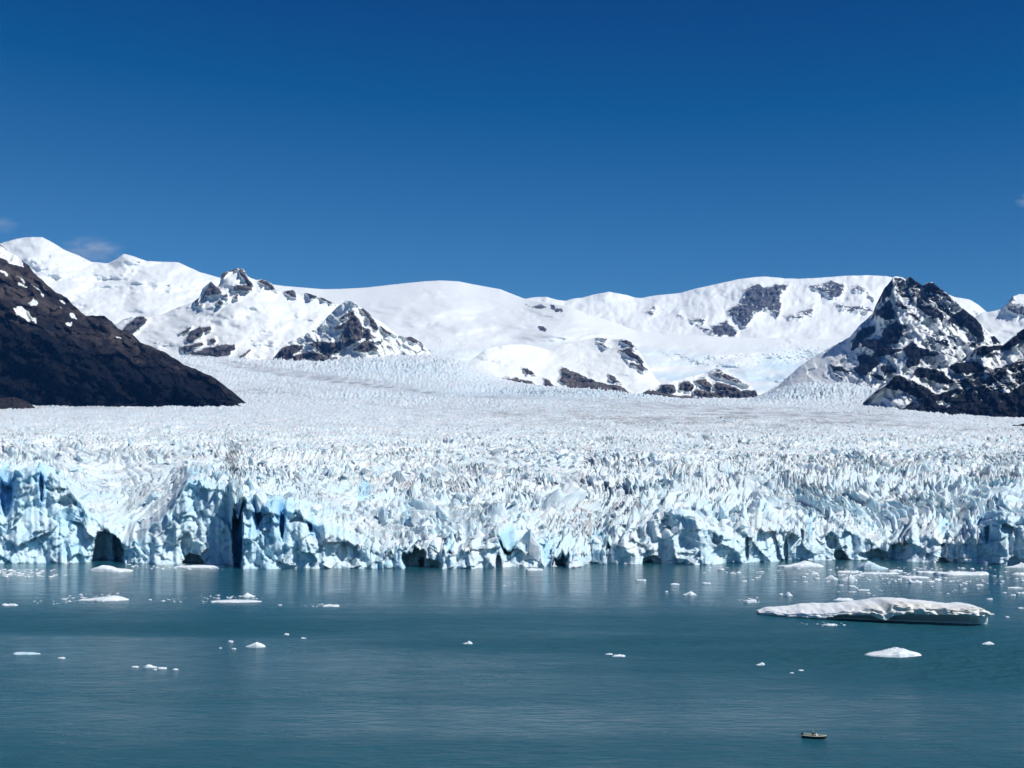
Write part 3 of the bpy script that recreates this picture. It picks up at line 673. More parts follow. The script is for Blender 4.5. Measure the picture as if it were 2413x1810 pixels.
layer('rocky_spur', 'dark lower spur with scattered snow patches at the right edge',
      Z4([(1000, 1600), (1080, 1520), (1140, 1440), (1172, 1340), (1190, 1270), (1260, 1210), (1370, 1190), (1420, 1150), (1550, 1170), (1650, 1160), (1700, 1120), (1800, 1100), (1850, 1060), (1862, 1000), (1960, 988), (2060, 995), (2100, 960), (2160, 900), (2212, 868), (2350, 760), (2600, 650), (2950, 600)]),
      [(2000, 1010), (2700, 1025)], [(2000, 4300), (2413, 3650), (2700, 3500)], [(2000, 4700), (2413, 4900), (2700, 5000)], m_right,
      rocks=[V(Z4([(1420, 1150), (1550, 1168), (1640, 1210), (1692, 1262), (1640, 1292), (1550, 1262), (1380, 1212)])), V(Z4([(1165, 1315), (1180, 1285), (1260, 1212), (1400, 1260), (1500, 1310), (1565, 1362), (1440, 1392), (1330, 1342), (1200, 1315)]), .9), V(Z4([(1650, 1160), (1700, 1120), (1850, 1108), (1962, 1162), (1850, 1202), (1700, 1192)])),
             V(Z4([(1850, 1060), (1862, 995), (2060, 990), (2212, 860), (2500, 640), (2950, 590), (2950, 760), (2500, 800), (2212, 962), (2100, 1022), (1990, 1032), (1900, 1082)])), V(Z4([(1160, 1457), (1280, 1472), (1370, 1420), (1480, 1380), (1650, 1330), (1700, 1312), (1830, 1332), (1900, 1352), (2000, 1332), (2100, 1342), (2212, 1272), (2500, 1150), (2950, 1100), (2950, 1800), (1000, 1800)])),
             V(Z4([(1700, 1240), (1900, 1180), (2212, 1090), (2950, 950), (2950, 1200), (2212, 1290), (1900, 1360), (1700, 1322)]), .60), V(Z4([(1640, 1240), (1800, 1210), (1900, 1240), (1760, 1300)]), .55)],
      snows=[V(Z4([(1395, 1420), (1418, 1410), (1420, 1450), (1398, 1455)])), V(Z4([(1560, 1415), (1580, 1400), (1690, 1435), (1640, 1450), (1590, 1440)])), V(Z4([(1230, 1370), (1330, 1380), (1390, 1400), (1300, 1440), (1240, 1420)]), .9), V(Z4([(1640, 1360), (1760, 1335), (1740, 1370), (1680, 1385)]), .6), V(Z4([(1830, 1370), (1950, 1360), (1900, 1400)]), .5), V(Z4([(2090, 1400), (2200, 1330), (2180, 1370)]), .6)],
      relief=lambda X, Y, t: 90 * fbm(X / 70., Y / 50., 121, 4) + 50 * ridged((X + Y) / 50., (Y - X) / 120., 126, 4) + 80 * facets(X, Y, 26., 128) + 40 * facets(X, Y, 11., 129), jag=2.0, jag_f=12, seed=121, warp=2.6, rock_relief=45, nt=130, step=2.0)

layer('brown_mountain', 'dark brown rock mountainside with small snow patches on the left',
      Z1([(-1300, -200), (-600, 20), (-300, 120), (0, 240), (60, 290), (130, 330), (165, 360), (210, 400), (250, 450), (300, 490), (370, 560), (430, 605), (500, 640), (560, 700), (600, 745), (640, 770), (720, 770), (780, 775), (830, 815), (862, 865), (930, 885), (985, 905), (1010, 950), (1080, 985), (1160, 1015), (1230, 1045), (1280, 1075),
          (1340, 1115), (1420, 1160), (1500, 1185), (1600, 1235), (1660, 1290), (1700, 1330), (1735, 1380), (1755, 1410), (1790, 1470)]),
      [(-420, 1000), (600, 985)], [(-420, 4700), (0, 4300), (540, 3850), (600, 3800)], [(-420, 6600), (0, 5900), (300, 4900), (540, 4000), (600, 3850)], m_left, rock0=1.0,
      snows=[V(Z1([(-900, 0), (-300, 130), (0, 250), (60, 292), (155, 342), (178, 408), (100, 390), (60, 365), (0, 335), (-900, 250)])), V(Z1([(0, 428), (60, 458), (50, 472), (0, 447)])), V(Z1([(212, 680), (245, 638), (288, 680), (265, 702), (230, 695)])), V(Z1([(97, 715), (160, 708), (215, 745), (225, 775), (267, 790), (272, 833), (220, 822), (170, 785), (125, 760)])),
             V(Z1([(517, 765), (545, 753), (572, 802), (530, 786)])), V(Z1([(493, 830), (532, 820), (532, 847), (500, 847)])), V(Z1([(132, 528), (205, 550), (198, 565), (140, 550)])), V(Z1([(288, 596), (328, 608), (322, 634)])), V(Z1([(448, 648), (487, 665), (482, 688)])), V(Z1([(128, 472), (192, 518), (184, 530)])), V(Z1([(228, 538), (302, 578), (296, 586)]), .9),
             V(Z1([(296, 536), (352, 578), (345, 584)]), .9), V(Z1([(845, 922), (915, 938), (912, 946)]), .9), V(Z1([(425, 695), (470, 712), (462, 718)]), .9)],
      relief=lambda X, Y, t: 130 * fbm((X + Y) / 90., (Y - X) / 70., 131, 5, 0.5) + 100 * ridged((X * 0.35 - Y) / 75., (X + 0.35 * Y) / 110., 136, 4, 0.5) + 60 * ridged((X + 0.9 * Y) / 40., (Y - 0.9 * X) / 150., 139, 4) + 80 * facets(X, Y, 34., 137, 0.5, 2.4) + 40 * facets(X, Y, 14., 140, 0.5, 2.2) - 120 * sstep(0.15, 0.55, t) * (1 - sstep(0.5, 1.0, t)), jag=6.0, jag_f=26, seed=131, warp=2.2, nt=150, step=2.3, curve=2.0, blue=lambda X, Y: sstep(-40, 40, Y - (738 + X * 0.30) + 60 * fbm((X + Y) / 60., (Y - 0.6 * X) / 24., 138, 5, 0.6)))  # blue here masks where the lower flank's shade is painted in

layer('moraine_hill', 'small brown moraine hill under the dark mountainside at the left edge',
      [(-300, 945), (-120, 936), (0, 938), (30, 936), (52, 941), (70, 950), (84, 962), (110, 985)], [(-300, 1010), (110, 1010)], 3600, 3850, m_hill, rock0=1.0,
      relief=lambda X, Y, t: 25 * fbm(X / 22., Y / 10., 141, 4), jag=1.5, jag_f=14, seed=141, nt=40, step=2.0, back=250.0)

def build_rock():
    bm = bmesh.new(); bmesh.ops.create_icosphere(bm, subdivisions=4, radius=1.0)
    for v in bm.verts:
        n_ = v.co.normalized()
        k = 1 + 0.35 * float(fbm(np.array([n_.x * 1.4 + n_.z]), np.array([n_.y * 1.4 + n_.z * 0.7]), 151, 4)[0]) + 0.12 * float(ridged(np.array([n_.x * 4]), np.array([n_.z * 4 + n_.y]), 152, 3)[0])
        v.co = Vector((n_.x * 26 * k, n_.y * 16 * k, n_.z * 15 * k))
    o = obj('rock_outcrop', bm, m_hill)
    a = o.data.attributes.new('rock', 'FLOAT', 'POINT'); a.data.foreach_set('value', np.ones(len(o.data.vertices), np.float32))
    x, y, z = P(2412, 1018, 2550)
    o.location = (x, y, z)
    tag(o, 'small black rock outcrop on the ice at the right picture edge', 'rock')
build_rock()

# ------------------------------------------------------------------ seracs: the ice blocks one can tell apart, parts of the glacier
def build_seracs():
    rng = random.Random(5)
    dep = glacier.data
    nv = len(dep.vertices)
    co = np.empty(nv * 3, np.float32); dep.vertices.foreach_get('co', co); co = co.reshape(-1, 3)
    ncol = GL['ncol']; co = co.reshape(-1, ncol, 3)
    ice = dep.materials[0]
    zone = fbm(co[:, :, 0] / 150.0, co[:, :, 1] / 190.0, 777, 3)
    variants = []
    for k in range(18):
        bm = bmesh.new()
        n = rng.randint(5, 7)
        lean = Vector((rng.uniform(-0.45, 0.45), rng.uniform(-0.25, 0.25), 0))
        el = rng.uniform(1.3, 2.4); pts = []
        for zz, rr in ((-0.8, 1.0), (0.1, 0.92), (0.55, rng.uniform(0.5, 0.8))):
            for q in range(n):
                a = 2 * math.pi * q / n + rng.uniform(-0.3, 0.3)
                r = rr * rng.uniform(0.75, 1.1)
                pts.append(Vector((math.cos(a) * r * 0.5 * el ** 0.5, math.sin(a) * r * 0.5 / el ** 0.5, zz)) + lean * max(zz, 0))
        for q in range(rng.choice((1, 2, 2, 3))):
            pts.append(Vector((rng.uniform(-0.3, 0.3), rng.uniform(-0.12, 0.12), rng.uniform(0.8, 1.1))) + lean)
        vs = [bm.verts.new(p) for p in pts]
        bmesh.ops.convex_hull(bm, input=vs)
        bmesh.ops.delete(bm, geom=[v for v in bm.verts if not v.link_faces], context='VERTS')
        bmesh.ops.triangulate(bm, faces=bm.faces[:])
        bmesh.ops.subdivide_edges(bm, edges=bm.edges[:], cuts=1)
        for v in bm.verts:
            v.co += Vector((rng.uniform(-1, 1), rng.uniform(-1, 1), rng.uniform(-1, 1))) * 0.075
        me = bpy.data.meshes.new('serac')
        bm.to_mesh(me); bm.free()
        a = me.attributes.new('fresh', 'FLOAT', 'POINT'); a.data.foreach_set('value', np.full(len(me.vertices), rng.choice((0.1, 0.15, 0.3, 0.55)), np.float32))
        a = me.attributes.new('dirt', 'FLOAT', 'POINT'); a.data.foreach_set('value', np.full(len(me.vertices), rng.choice((0.0, 0.1, 0.3)), np.float32))
        me.materials.append(ice)
        variants.append(me)
    def spot(row):
        col = rng.randint(20, ncol - 20)
        row = min(row, co.shape[0] - 1)
        p = co[row, col]
        px = CX + p[0] * F / p[1]
        py = HY - (p[2] - CAMZ) * F / p[1]
        q1 = ((px - 290) / 165) ** 2 + ((py - 1165) / 95) ** 2; q2 = ((px - 830 - (py - 1205) * 1.4) / 95) ** 2 + ((py - 1205) / 85) ** 2
        back = row - GL['ncliff']
        thin = 0.80 if min(q1, q2) < 1 else 0.93 if (px < 900 and back < 26) else 0.5 if back < 110 else 0.0
        thin = max(thin, 0.75 * float(sstep(0.05, -0.25, zone[row, col])))
        return None if rng.random() < thin else p
    done = 0
    while done < 290:
        p = spot(GL['ncliff'] + int(abs(rng.gauss(0, 1)) * 110))
        if p is None: continue
        o = bpy.data.objects.new('serac', rng.choice(variants))
        C.objects.link(o); o.parent = glacier
        w = 5.5 + 8.5 * rng.random() ** 2.2
        o.location = (p[0], p[1], p[2] - 0.12 * w)
        o.scale = (w * rng.uniform(0.8, 1.4), w * rng.uniform(0.7, 1.2), w * rng.uniform(0.45, 0.95))
        o.rotation_euler = (rng.uniform(-0.4, 0.4), rng.uniform(-0.65, 0.65), rng.uniform(0, 6.28))
        done += 1
    # the thousands of smaller blocks behind and between them
    lite = []
    for k in range(14):
        bm = bmesh.new()
        el = rng.uniform(1.0, 2.2)
        pts = [Vector((rng.gauss(0, 0.34) * el ** 0.5, rng.gauss(0, 0.34) / el ** 0.5, rng.uniform(-0.6, 0.75))) for q in range(13)]
        vs = [bm.verts.new(p) for p in pts]
        bmesh.ops.convex_hull(bm, input=vs)
        bmesh.ops.delete(bm, geom=[v for v in bm.verts if not v.link_faces], context='VERTS')
        bmesh.ops.triangulate(bm, faces=bm.faces[:])
        bm.verts.index_update()
        lite.append((np.array([v.co[:] for v in bm.verts]), np.array([[v.index for v in f.verts] for f in bm.faces])))
        bm.free()
    Vs, Fs, fr, di, n0 = [], [], [], [], 0
    nrow = co.shape[0] - GL['ncliff']
    for k in range(17000):
        row = int(rng.random() * 300) if k < 8500 else int(250 + rng.random() ** 1.2 * 430)
        p = spot(GL['ncliff'] + row)
        if p is None: continue
        v, f = lite[k % 14]
        sc = (2.2 + 6.0 * rng.random() ** 3.0) * (0.85 if row < 300 else 0.62)
        M = np.array(Matrix.Rotation(rng.uniform(0, 6.28), 3, 'Z') @ Matrix.Rotation(rng.uniform(-0.7, 0.7), 3, 'Y') @ Matrix.Rotation(rng.uniform(-0.5, 0.5), 3, 'X'))
        Vs.append((v * np.array((sc * rng.uniform(0.9, 1.6), sc, sc * rng.uniform(0.6, 1.0)))) @ M.T + p)
        Fs.append(f + n0); n0 += len(v)
        fr.append(np.full(len(v), rng.choice((0.05, 0.1, 0.2, 0.4)))); di.append(np.full(len(v), rng.choice((0.0, 0.05, 0.12, 0.25))))
    Vs = np.concatenate(Vs); Fs = np.concatenate(Fs)
    me = bpy.data.meshes.new('ice_blocks'); me.from_pydata(Vs.tolist(), [], Fs.tolist())
    for nm, ar in (('fresh', fr), ('dirt', di)):
        a = me.attributes.new(nm, 'FLOAT', 'POINT'); a.data.foreach_set('value', np.concatenate(ar).astype(np.float32))
    me.materials.append(ice)
    o = bpy.data.objects.new('ice_blocks', me); C.objects.link(o); o.parent = glacier; o['kind'] = 'stuff'
build_seracs()

# ------------------------------------------------------------------ icebergs and floes
m_berg = mat_berg('berg_ice', top=(0.86, 0.90, 0.92), side=(0.74, 0.83, 0.87), dirt=0.0)
m_bigberg = mat_berg('tabular_berg_ice', top=(0.89, 0.92, 0.93), side=(0.82, 0.88, 0.90), dirt=0.75)
m_bluefloe = mat_berg('blue_floe_ice', top=(0.62, 0.76, 0.82), side=(0.50, 0.70, 0.80))

def build_big_berg():
    x0, _, _ = P(1787, 0, water_D(1452) + 8); x1, _, _ = P(2318, 0, water_D(1476) + 13)
    y0, y1 = water_D(1451) + 8, water_D(1478) + 13
    nu, sub = 190, 6
    u = np.linspace(0, 1, nu)
    top = ip(u, [(0, 1.6), (0.04, 2.8), (0.15, 3.6), (0.2, 4.6), (0.27, 5.2), (0.36, 5.6), (0.47, 6.8), (0.55, 8.4), (0.6, 9.0), (0.68, 8.6), (0.78, 7.8), (0.86, 7.4), (0.92, 7.8), (0.96, 7.0), (1, 4.6)]) + 0.3 * fbm(u * 26, u * 0, 801, 3)
    lip = ip(u, [(0, 0.2), (0.27, 0.3), (0.3, 1.2), (0.36, 2.6), (0.48, 3.0), (0.5, 1.6), (0.53, 1.0), (0.56, 3.2), (0.62, 4.2), (0.9, 4.3), (1, 3.9)]) + 0.4 * fbm(u * 22, u * 0 + 4, 803, 3)
    face = ip(u, [(0, 0.3), (0.06, 1.4), (0.12, 0.6), (0.18, 1.6), (0.27, 1.6), (0.33, 0.8), (0.45, 1.6), (0.5, 3.4), (0.56, 4.0), (0.65, 3.4), (0.8, 2.4), (0.95, 2.6), (1, 0.6)]) + 0.4 * fbm(u * 18, u * 0 + 9, 804, 3)
    w = ip(u, [(0, 1.0), (0.05, 6), (0.2, 11), (0.5, 16), (0.8, 15), (0.95, 12), (0.985, 8), (1, 3)]) * (1 + 0.18 * fbm(u * 14, u * 0 + 2, 802, 3))
    under = ip(u, [(0, 0.93), (0.28, 0.93), (0.36, 0.4), (0.9, 0.25), (1, 0.3)])
    ftop = np.minimum(lip + np.maximum(face, 0.2), top * 0.97)
    sec = [(-under * 0.9 * w, 0 * u - 3), (-under * w, 0 * u + 0.3), (-(under * 0.35 + 0.62) * w, lip * 0.92), (-w, lip), (-0.99 * w, lip + 0.6 * (ftop - lip)), (-0.86 * w, ftop), (-0.25 * w, ftop + 0.62 * (top - ftop)),
           (0.4 * w, top), (0.85 * w, top * 0.88), (0.98 * w, 0.4 * top), (0.9 * w, 0 * u - 3)]
    ys, zs = [], []
    for k in range(len(sec) - 1):
        for q in range(sub):
            f = q / sub
            ys.append(sec[k][0] * (1 - f) + sec[k + 1][0] * f); zs.append(sec[k][1] * (1 - f) + sec[k + 1][1] * f)
    ys.append(sec[-1][0]); zs.append(sec[-1][1])
    Ys, Zs = np.array(ys), np.array(zs)
    L = x1 - x0
    vv = np.arange(len(Ys))[:, None] / sub + 0 * u
    n1 = ridged(u[None, :] * L / 9.0, vv * 0.9, 811, 4); n2 = fbm(u[None, :] * L / 4.0, vv * 1.6, 812, 4)
    frontish = sstep(2.6, 3.2, vv) * sstep(6.2, 5.4, vv)
    Ys = Ys - frontish * (2.4 * n1 + 2.0 * n2); Zs = Zs + 0.4 * n2 * sstep(3.5, 5, vv) * sstep(10, 8.5, vv) + 0.3 * n1 * sstep(3.5, 5, vv) * sstep(10, 8.5, vv)
    X = x0 + L * u[None, :] + 0 * Ys + 0.6 * fbm(vv * 1.3, u[None, :] * 30, 815, 2)
    Y = y0 + (y1 - y0) * u[None, :] + Ys
    o = grid_mesh('iceberg', X, Y, Zs, {'dirt': frontish * sstep(0.3, 0.55, u[None, :] + 0 * Ys)}, m_bigberg, smooth=True)
    tag(o, 'large flat white iceberg with dirty front face and dark undercut at the waterline', 'iceberg')
build_big_berg()

FLOES = []
def floe(px0, px1, py_top, py_base, label=None, name='ice_floe', peak=None, seed=None, mat=None, group=None, depth=None, cat='ice floe', flat=1.0):
    seed = seed or (len(FLOES) * 13 + 900)
    D = water_D(py_base)
    w = (px1 - px0) * D / F
    d = depth or min(max(w * 0.45, 0.8), 14.0)
    vis = (py_base - py_top) * D / F
    h = flat * 0.85 * max(vis - 0.75 * d * CAMZ / D, 0.08 * min(w, 8.0), 0.2)
    cx = ((px0 + px1) / 2 - CX) / F * D
    nr, nth = 9, 26
    th = np.linspace(0, 2 * math.pi, nth + 1)[None, :]
    rr = np.array([1.02, 1.0, 0.97, 0.9, 0.78, 0.6, 0.4, 0.2, 0.0])[:, None]
    R_ = 1 + 0.30 * fbm(np.cos(th) * 1.3 + seed, np.sin(th) * 1.3, seed, 3) * 1.4
    X = np.cos(th) * rr * R_ * w / 2; Y = np.sin(th) * rr * R_ * d / 2
    prof = np.array([-0.6, 0.02, 0.45, 0.72, 0.86, 0.93, 0.97, 1.0, 1.0])[:, None]
    lump = 0.62 + 0.75 * fbm(X / max(w, 1) * 3.2 + seed, Y / max(d, 1) * 2.4, seed + 1, 3)
    if peak is not None:
        lump = 0.28 + np.exp(-(np.abs(X / (w / 2) - peak) / 0.6) ** 1.6) * (0.75 + 0.7 * fbm(X / w * 5 + seed, Y / d * 4, seed + 2, 3))
    Z = np.where(prof > 0, prof * h * np.clip(lump, 0.12, 1.4), prof * 0.6)
    lo = Z[1].min()
    X[:, -1] = X[:, 0]; Y[:, -1] = Y[:, 0]; Z[:, -1] = Z[:, 0]
    o = grid_mesh(name, X, Y, Z, None, mat or m_berg, smooth=False)
    o.location = (cx, D + d / 2, 0.0)
    tag(o, label, cat, group)
    FLOES.append(o)
    return o

floe(2048, 2174, 1523, 1549, 'smooth white whaleback iceberg in front of the large flat iceberg', 'iceberg', peak=0.3, depth=11, cat='iceberg', seed=4123)
floe(1840, 1945, 1322, 1337, 'long lumpy white floe close to the ice cliff on the right', peak=0.3)
floe(2023, 2092, 1321, 1342, 'blocky pale berg against the ice cliff behind the large flat iceberg', 'iceberg', peak=-0.2, cat='iceberg', mat=m_bluefloe)
floe(1984, 2022, 1352, 1370, 'small pointed berg with a dark side behind the large flat iceberg', 'iceberg', peak=0.1, cat='iceberg')
floe(1945, 1976, 1355, 1366, 'small cone shaped berg left of the pointed berg', 'iceberg', peak=0.0, cat='iceberg')
floe(2208, 2336, 1343, 1356, 'longest thin white floe near the cliff behind the large flat iceberg')
floe(2163, 2207, 1342, 1351, 'short white floe touching the left end of the longest thin floe')
floe(2029, 2118, 1346, 1353, 'thin flat floe below the blocky pale berg')
floe(2128, 2191, 1355, 1363, 'greyish flat floe between the thin floe and the large flat iceberg')
floe(2096, 2128, 1340, 1347, 'small white floe right of the blocky pale berg')
floe(1976, 2026, 1343, 1350, 'thin white floe above the two small pointed bergs')
floe(2143, 2176, 1365, 1374, 'loose low floe nearest above the right half of the large flat iceberg')
floe(2376, 2440, 1325, 1339, 'white floe at the right edge against the ice cliff', peak=0.4)
floe(2388, 2440, 1346, 1356, 'low white floe at the right edge below the cliff')
floe(1968, 2015, 1406, 1416, 'white floe showing just over the left back edge of the large flat iceberg')
floe(1850, 1868, 1394, 1405, 'small round lump of ice above the left tip of the large flat iceberg', peak=0.0)
floe(1753, 1785, 1409, 1420, 'cluster like white floe off the left tip of the large flat iceberg')
floe(1942, 1976, 1467, 1475, 'small broken floe in front of the large flat iceberg')
floe(2315, 2344, 1511, 1519, 'small white floe right of the whaleback iceberg', peak=0.3)
floe(1781, 1803, 1560, 1568, 'small notched white floe left of the whaleback iceberg', peak=0.6)
floe(209, 310, 1326, 1347, 'white berg in front of the dark ice cave on the left', 'iceberg', peak=-0.45, cat='iceberg', flat=0.75)
floe(405, 526, 1324, 1338, 'long bright floe lying against the left ice cliff', flat=0.5)
floe(180, 294, 1394, 1416, 'ragged floe cluster with a raised white lump on the left', peak=0.35, flat=0.55)
floe(494, 612, 1404, 1420, 'flat dirty floe cluster with a loose white lump behind it', flat=0.35)
floe(566, 598, 1397, 1407, 'white lump sitting behind the flat dirty floe cluster', peak=0.0)
floe(0, 38, 1420, 1428, 'white floe at the left edge of the lake')
floe(763, 797, 1422, 1430, 'thin white floe alone right of the dark reflection')
floe(578, 624, 1512, 1526, 'lumpy cream floe in the open lake left of centre', peak=0.1)
floe(24, 87, 1535, 1543, 'thin pale blue floe near the left edge', mat=m_bluefloe)
floe(335, 367, 1565, 1574, 'largest of the white floes in the near group on the left', peak=-0.2)
floe(368, 391, 1569, 1577, 'white floe right beside the largest floe of the near left group')
floe(1091, 1113, 1510, 1518, 'small white floe alone in the middle of the lake', peak=0.4)
floe(1444, 1473, 1540, 1548, 'right one of a pair of thin floes in the middle of the lake')
floe(1428, 1444, 1538, 1543, 'left one of a pair of thin floes in the middle of the lake')
floe(1236, 1279, 1336, 1345, 'low white floe touching the ice cliff near the middle')
floe(1610, 1641, 1393, 1403, 'winged white floe in the lake right of centre', peak=0.2)
floe(1498, 1524, 1363, 1369, 'thin white floe nearest the cliff right of centre')
floe(1580, 1602, 1373, 1378, 'thin white floe left of the winged floe and further out')
SMALL = [(2000, 2018, 1378, 1383), (2023, 2051, 1387, 1392), (2331, 2344, 1444, 1448), (2369, 2379, 1451, 1455), (2399, 2413, 1430, 1434), (2376, 2413, 1381, 1387), (2399, 2425, 1393, 1400), (2382, 2395, 1398, 1404),
         (2326, 2340, 1408, 1413), (2203, 2219, 1361, 1368), (1976, 1988, 1376, 1380), (2000, 2014, 1393, 1396), (1882, 1895, 1577, 1581), (1861, 1872, 1583, 1587), (537, 550, 1506, 1514), (670, 681, 1490, 1497), (708, 721, 1501, 1505),
         (135, 152, 1547, 1552), (310, 326, 1568, 1573), (407, 419, 1574, 1579), (360, 369, 1575, 1579), (655, 664, 1423, 1427), (1655, 1676, 1371, 1376), (1693, 1707, 1338, 1343), (1567, 1574, 1391, 1395), (1836, 1845, 1396, 1402),
         (2042, 2052, 1395, 1399), (545, 556, 1526, 1530), (515, 522, 1525, 1528), (350, 358, 1411, 1414), (1895, 1905, 1350, 1354), (1720, 1735, 1348, 1352), (2280, 2295, 1462, 1466), (1986, 1993, 1470, 1474), (2268, 2280, 1371, 1376), (2300, 2318, 1375, 1380)]
SMALL_LABELS = [
    'tiny floe below the small pointed berg', 'thin fragment midway between the pointed berg and the large flat iceberg', 'tiny fragment just off the right end of the large flat iceberg', 'smallest fragment right of the large flat iceberg',
    'tiny fragment at the right edge level with the large flat iceberg top', 'thin streak of ice at the right edge above the large flat iceberg', 'tiny floe at the right edge, lowest of the edge fragments above the large iceberg', 'tiny lump near the right edge beside a thin streak of ice',
    'tiny fragment above the right end of the large flat iceberg', 'tiny fragment right of the greyish flat floe', 'tiny fragment under the small cone shaped berg', 'faint thin fragment above the middle of the large flat iceberg',
    'right one of two tiny fragments above the boat', 'left one of two tiny fragments above the boat', 'tiny fragment left of the lumpy cream floe', 'tiny round fragment above and right of the lumpy cream floe', 'tiny thin fragment farthest right of the lumpy cream floe',
    'tiny fragment right of the thin pale blue floe', 'leftmost tiny fragment of the near group on the left', 'rightmost tiny fragment of the near group on the left', 'tiny fragment just below the largest floe of the near left group', 'tiny fragment between the flat dirty floe cluster and the thin lone floe',
    'tiny floe near the cliff right of the winged floe', 'tiny fragment touching the cliff foot left of the long lumpy floe', 'tiny fragment left of the winged white floe', 'tiny fragment left of the round lump above the large iceberg tip',
    'faint fragment just over the highest part of the large flat iceberg', 'tiny fragment under the left end of the lumpy cream floe', 'tiniest fragment left below the lumpy cream floe', 'tiny fragment between the two floe clusters on the left', 'tiny fragment below the long lumpy floe by the cliff',
    'tiny fragment in the brash left of the long lumpy floe', 'tiny fragment under the right end of the large flat iceberg', 'tiny fragment right of the small broken floe by the large iceberg', 'tiny fragment below the longest thin white floe', 'tiny fragment right below the longest thin white floe']
for k, (a, b_, c, d_) in enumerate(SMALL):
    floe(a, b_, c, d_, SMALL_LABELS[k], 'ice_fragment', group='ice fragments drifting on the lake', cat='ice fragment')

def build_brash():
    rng = np.random.default_rng(8)
    zones = [(-40, 135, 1342, 1360, 260, 1.0), (150, 300, 1398, 1418, 110, 0.7), (470, 625, 1402, 1421, 120, 0.7), (700, 800, 1424, 1430, 50, 0.5), (80, 200, 1408, 1424, 60, 0.5), (1740, 2480, 1336, 1372, 620, 1.0), (1950, 2480, 1366, 1404, 150, 0.7), (1740, 1790, 1408, 1421, 50, 0.6),
             (300, 520, 1329, 1342, 130, 0.9), (360, 440, 1410, 1420, 40, .5), (1650, 1800, 1336, 1350, 60, .7), (1180, 1215, 1372, 1380, 16, .6), (1850, 1990, 1466, 1476, 24, .6)]
    V_, F_ = [], []
    for x0, x1, y0, y1, n, sc in zones:
        for k in range(n):
            py = rng.uniform(y0, y1); px = rng.uniform(x0, x1) if rng.random() < 0.5 else rng.normal((x0 + x1) / 2, (x1 - x0) / 5)
            D = water_D(py); x = (px - CX) / F * D
            r = (0.25 + 1.4 * rng.random() ** 4) * sc; h = r * rng.uniform(0.1, 0.35); a0 = rng.uniform(0, 6)
            i = len(V_)
            for z, q in ((-0.2, 1.0), (h, 0.6)):
                for m_ in range(5):
                    a = a0 + m_ * 1.2566
                    V_.append((x + math.cos(a) * r * q * rng.uniform(0.9, 1.8), D + math.sin(a) * r * q, z * rng.uniform(0.7, 1.2)))
            F_ += [(i + m_, i + (m_ + 1) % 5, i + 5 + (m_ + 1) % 5, i + 5 + m_) for m_ in range(5)] + [(i + 5, i + 6, i + 7, i + 8, i + 9)]
    me = bpy.data.meshes.new('brash_ice'); me.from_pydata(V_, [], F_); me.materials.append(m_berg)
    o = bpy.data.objects.new('brash_ice', me); C.objects.link(o)
    tag(o, 'crumbled brash ice drifting in streaks on the lake', 'brash ice', kind='stuff')
build_brash()

# ------------------------------------------------------------------ boat and its passenger
def loft(stations, closed=False):
    bm = bmesh.new(); rows = []
    for st in stations: rows.append([bm.verts.new(p) for p in st])
    for a, b_ in zip(rows, rows[1:]):
        m_ = len(a)
        for q in range(m_ if closed else m_ - 1):
            bm.faces.new((a[q], a[(q + 1) % m_], b_[(q + 1) % m_], b_[q]))
    bmesh.ops.recalc_face_normals(bm, faces=bm.faces[:])
    return bm

def tube(path, rad, n=10):
    rows = []
    for k, p in enumerate(path):
        d = (Vector(path[min(k + 1, len(path) - 1)]) - Vector(path[max(k - 1, 0)])).normalized()
        side = d.cross(Vector((0, 0, 1))).normalized(); up = side.cross(d)
        r = rad[k] if isinstance(rad, (list, tuple)) else rad
        rows.append([Vector(p) + side * math.cos(a) * r + up * math.sin(a) * r for a in [6.2832 * q / n for q in range(n)]])
    return loft(rows, True)

